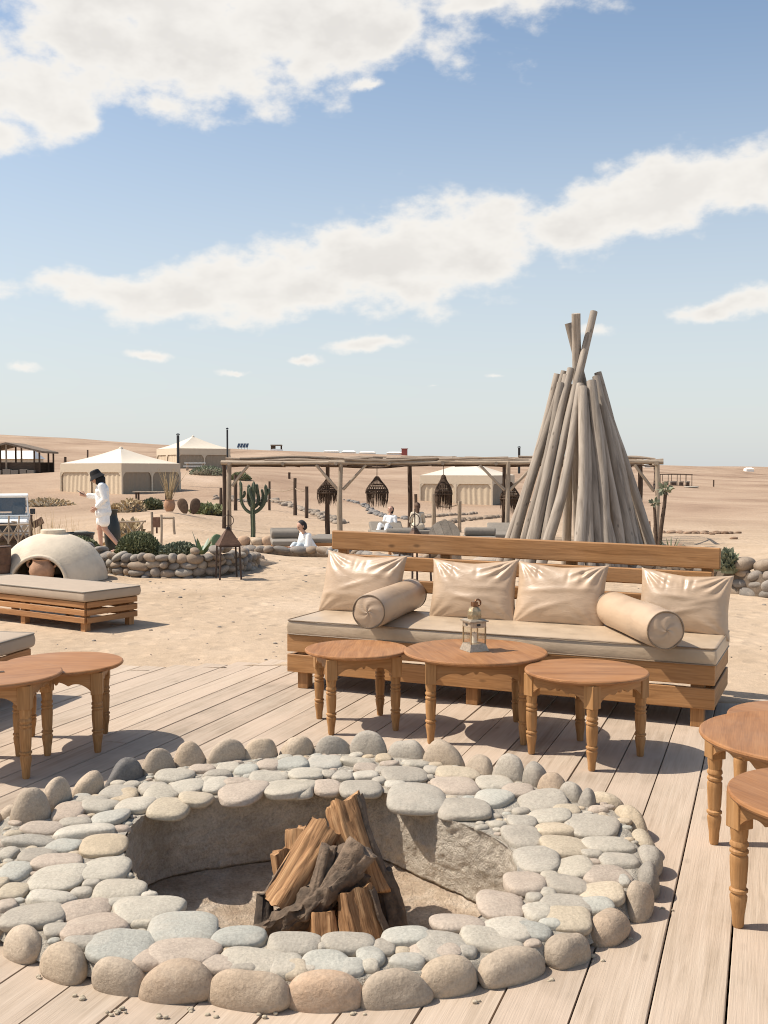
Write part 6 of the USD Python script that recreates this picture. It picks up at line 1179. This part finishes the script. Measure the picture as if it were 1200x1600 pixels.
sitter('woman in white shirt with black hair sitting low behind the stone kerb wall', 489, 862, 23.6, 215, 'white_cloth', 'hat', 'shirt_blue', .45, -.36, False)
sitter('person in white with dark hair reclining on a lounger below the second lamp', 607, 842, 31.5, 250, 'white_cloth', 'hat', 'white_cloth', -.35, gz(*at_y(607, 842, 31.5)[:2]) + .30)
sitter('person with brown hair and beige top sitting with the back to the sofa', 653, 842, 31.3, 95, 'beige_cloth', 'brown_hair', 'beige_cloth', .3, gz(*at_y(653, 842, 31.3)[:2]) + .40, True)
# far open frame shelter and tables on the plain at right
q = at_y(1057, 760, 150); q[2] = gz(q[0], 150); t = thing('frame_shelter', 'far open frame shelter with tables on the plain right of the pergola', 'shelter', q); k = 150 / FOC
for px in (1032, 1044, 1058, 1072, 1081):
    for y in (0, 3): part(t, 'post', tube([((px - 1057) * k, y, -.4), ((px - 1057) * k, y, 1.55)], .05, 5), M['dark_pole'], 40)
for y in (0, 3): part(t, 'beam', box(-26 * k, 25 * k, y - .05, y + .05, 1.55, 1.66), M['dark_pole'], False)
for i, (px, w) in enumerate(((1040, .7), (1052, .9), (1064, .6), (1074, .5))): part(t, 'bench', box((px - 1057) * k - w / 2, (px - 1057) * k + w / 2, -.5, .4, .45, .62), M['dusk_cushion' if i % 2 else 'pole'], False); part(t, 'bench_foot', box((px - 1057) * k - w * .4, (px - 1057) * k + w * .4, -.4, .3, -.3, .449), M['dark_pole'], False)
q = at_y(1080, 761, 145); solo('pale_slab', pebble(1.0, .5, .14, np.random.default_rng(8), 2), M['cobble_grey'], 'pale grey flat slab lying before the far frame shelter', 'slab', True, T(q[0], 145, gz(q[0], 145) + .1))
q = at_y(1115, 759, 150); solo('wooden_stake', tube([(0, 0, -.4), (0, 0, .9), (0, 0, 1.0)], .10, 6), M['dark_pole'], 'dark post standing alone on the far plain right of the frame shelter', 'post', 40, T(q[0], 150, gz(q[0], 150)))
q = at_y(1147, 812, 34); solo('field_stone', pebble(.14, .09, .05, np.random.default_rng(9), 2), M['boulder'], 'small brown stone lying alone on the open sand at right', 'stone', True, T(q[0], 34, gz(q[0], 34) + .03))
q = at_y(1175, 786, 60)
for i, (px, py, w, n) in enumerate(((1062, 811, .55, 40), (1128, 804, .55, 40), (1095, 809, .7, 26))):
    rg = np.random.default_rng(70 + i); p = at_y(px, py, 38); out = []
    for _ in range(n): x, y = p[0] + rg.normal() * w * .55, 38 + rg.normal() * w * .5; r = rg.uniform(.03, .10); out.append(moved(pebble(r * 1.4, r, r * .7, rg, 1, .25), T(x, y, gz(x, y) + r * .3)))
    solo('earth_clods', cat(out), M['boulder'], ['reddish clods of earth on the bank, the left patch', 'reddish clods of earth on the bank, the right patch', 'thin strip of reddish clods between the two larger patches'][i], 'earth clods', 40, None, None, 'stuff')

# little stones strewn over the sand and a few crumbs on the boards
rg = np.random.default_rng(90); out = []
for _ in range(420):
    y = rg.uniform(7.5, 19); x = rg.uniform(-.42, .42) * y
    if deck_poly.buffer(.05).contains(Point(x, y)): continue
    r = .006 + .016 * rg.random() ** 3; out.append(moved(pebble(r * 1.3, r, r * .7, rg, 1, .2), T(x, y, gz(x, y) + r * .2)))
solo('sand_pebbles', cat(out), M['wall_stone'], 'small pebbles strewn over the sand between deck and walls', 'pebbles', 50, None, None, 'stuff')
out = []
for a, b in ((170, 1583), (178, 1586), (186, 1581), (250, 1590), (300, 1578), (335, 1588), (1040, 1420), (985, 1465), (930, 1500), (60, 1530), (120, 1560), (745, 1568), (870, 1530), (420, 1590), (560, 1588)):
    for _ in range(3): p = at_z(a + rg.normal() * 7, b + rg.normal() * 3, 0); r = rg.uniform(.003, .008); out.append(moved(pebble(r * 1.3, r, r * .8, rg, 1, .2), T(p[0], p[1], r * .5)))
solo('mortar_crumbs', cat(out), M['cobble_tan'], 'crumbs of mortar and grit on the boards along the pit rim', 'crumbs', 50, None, None, 'stuff')
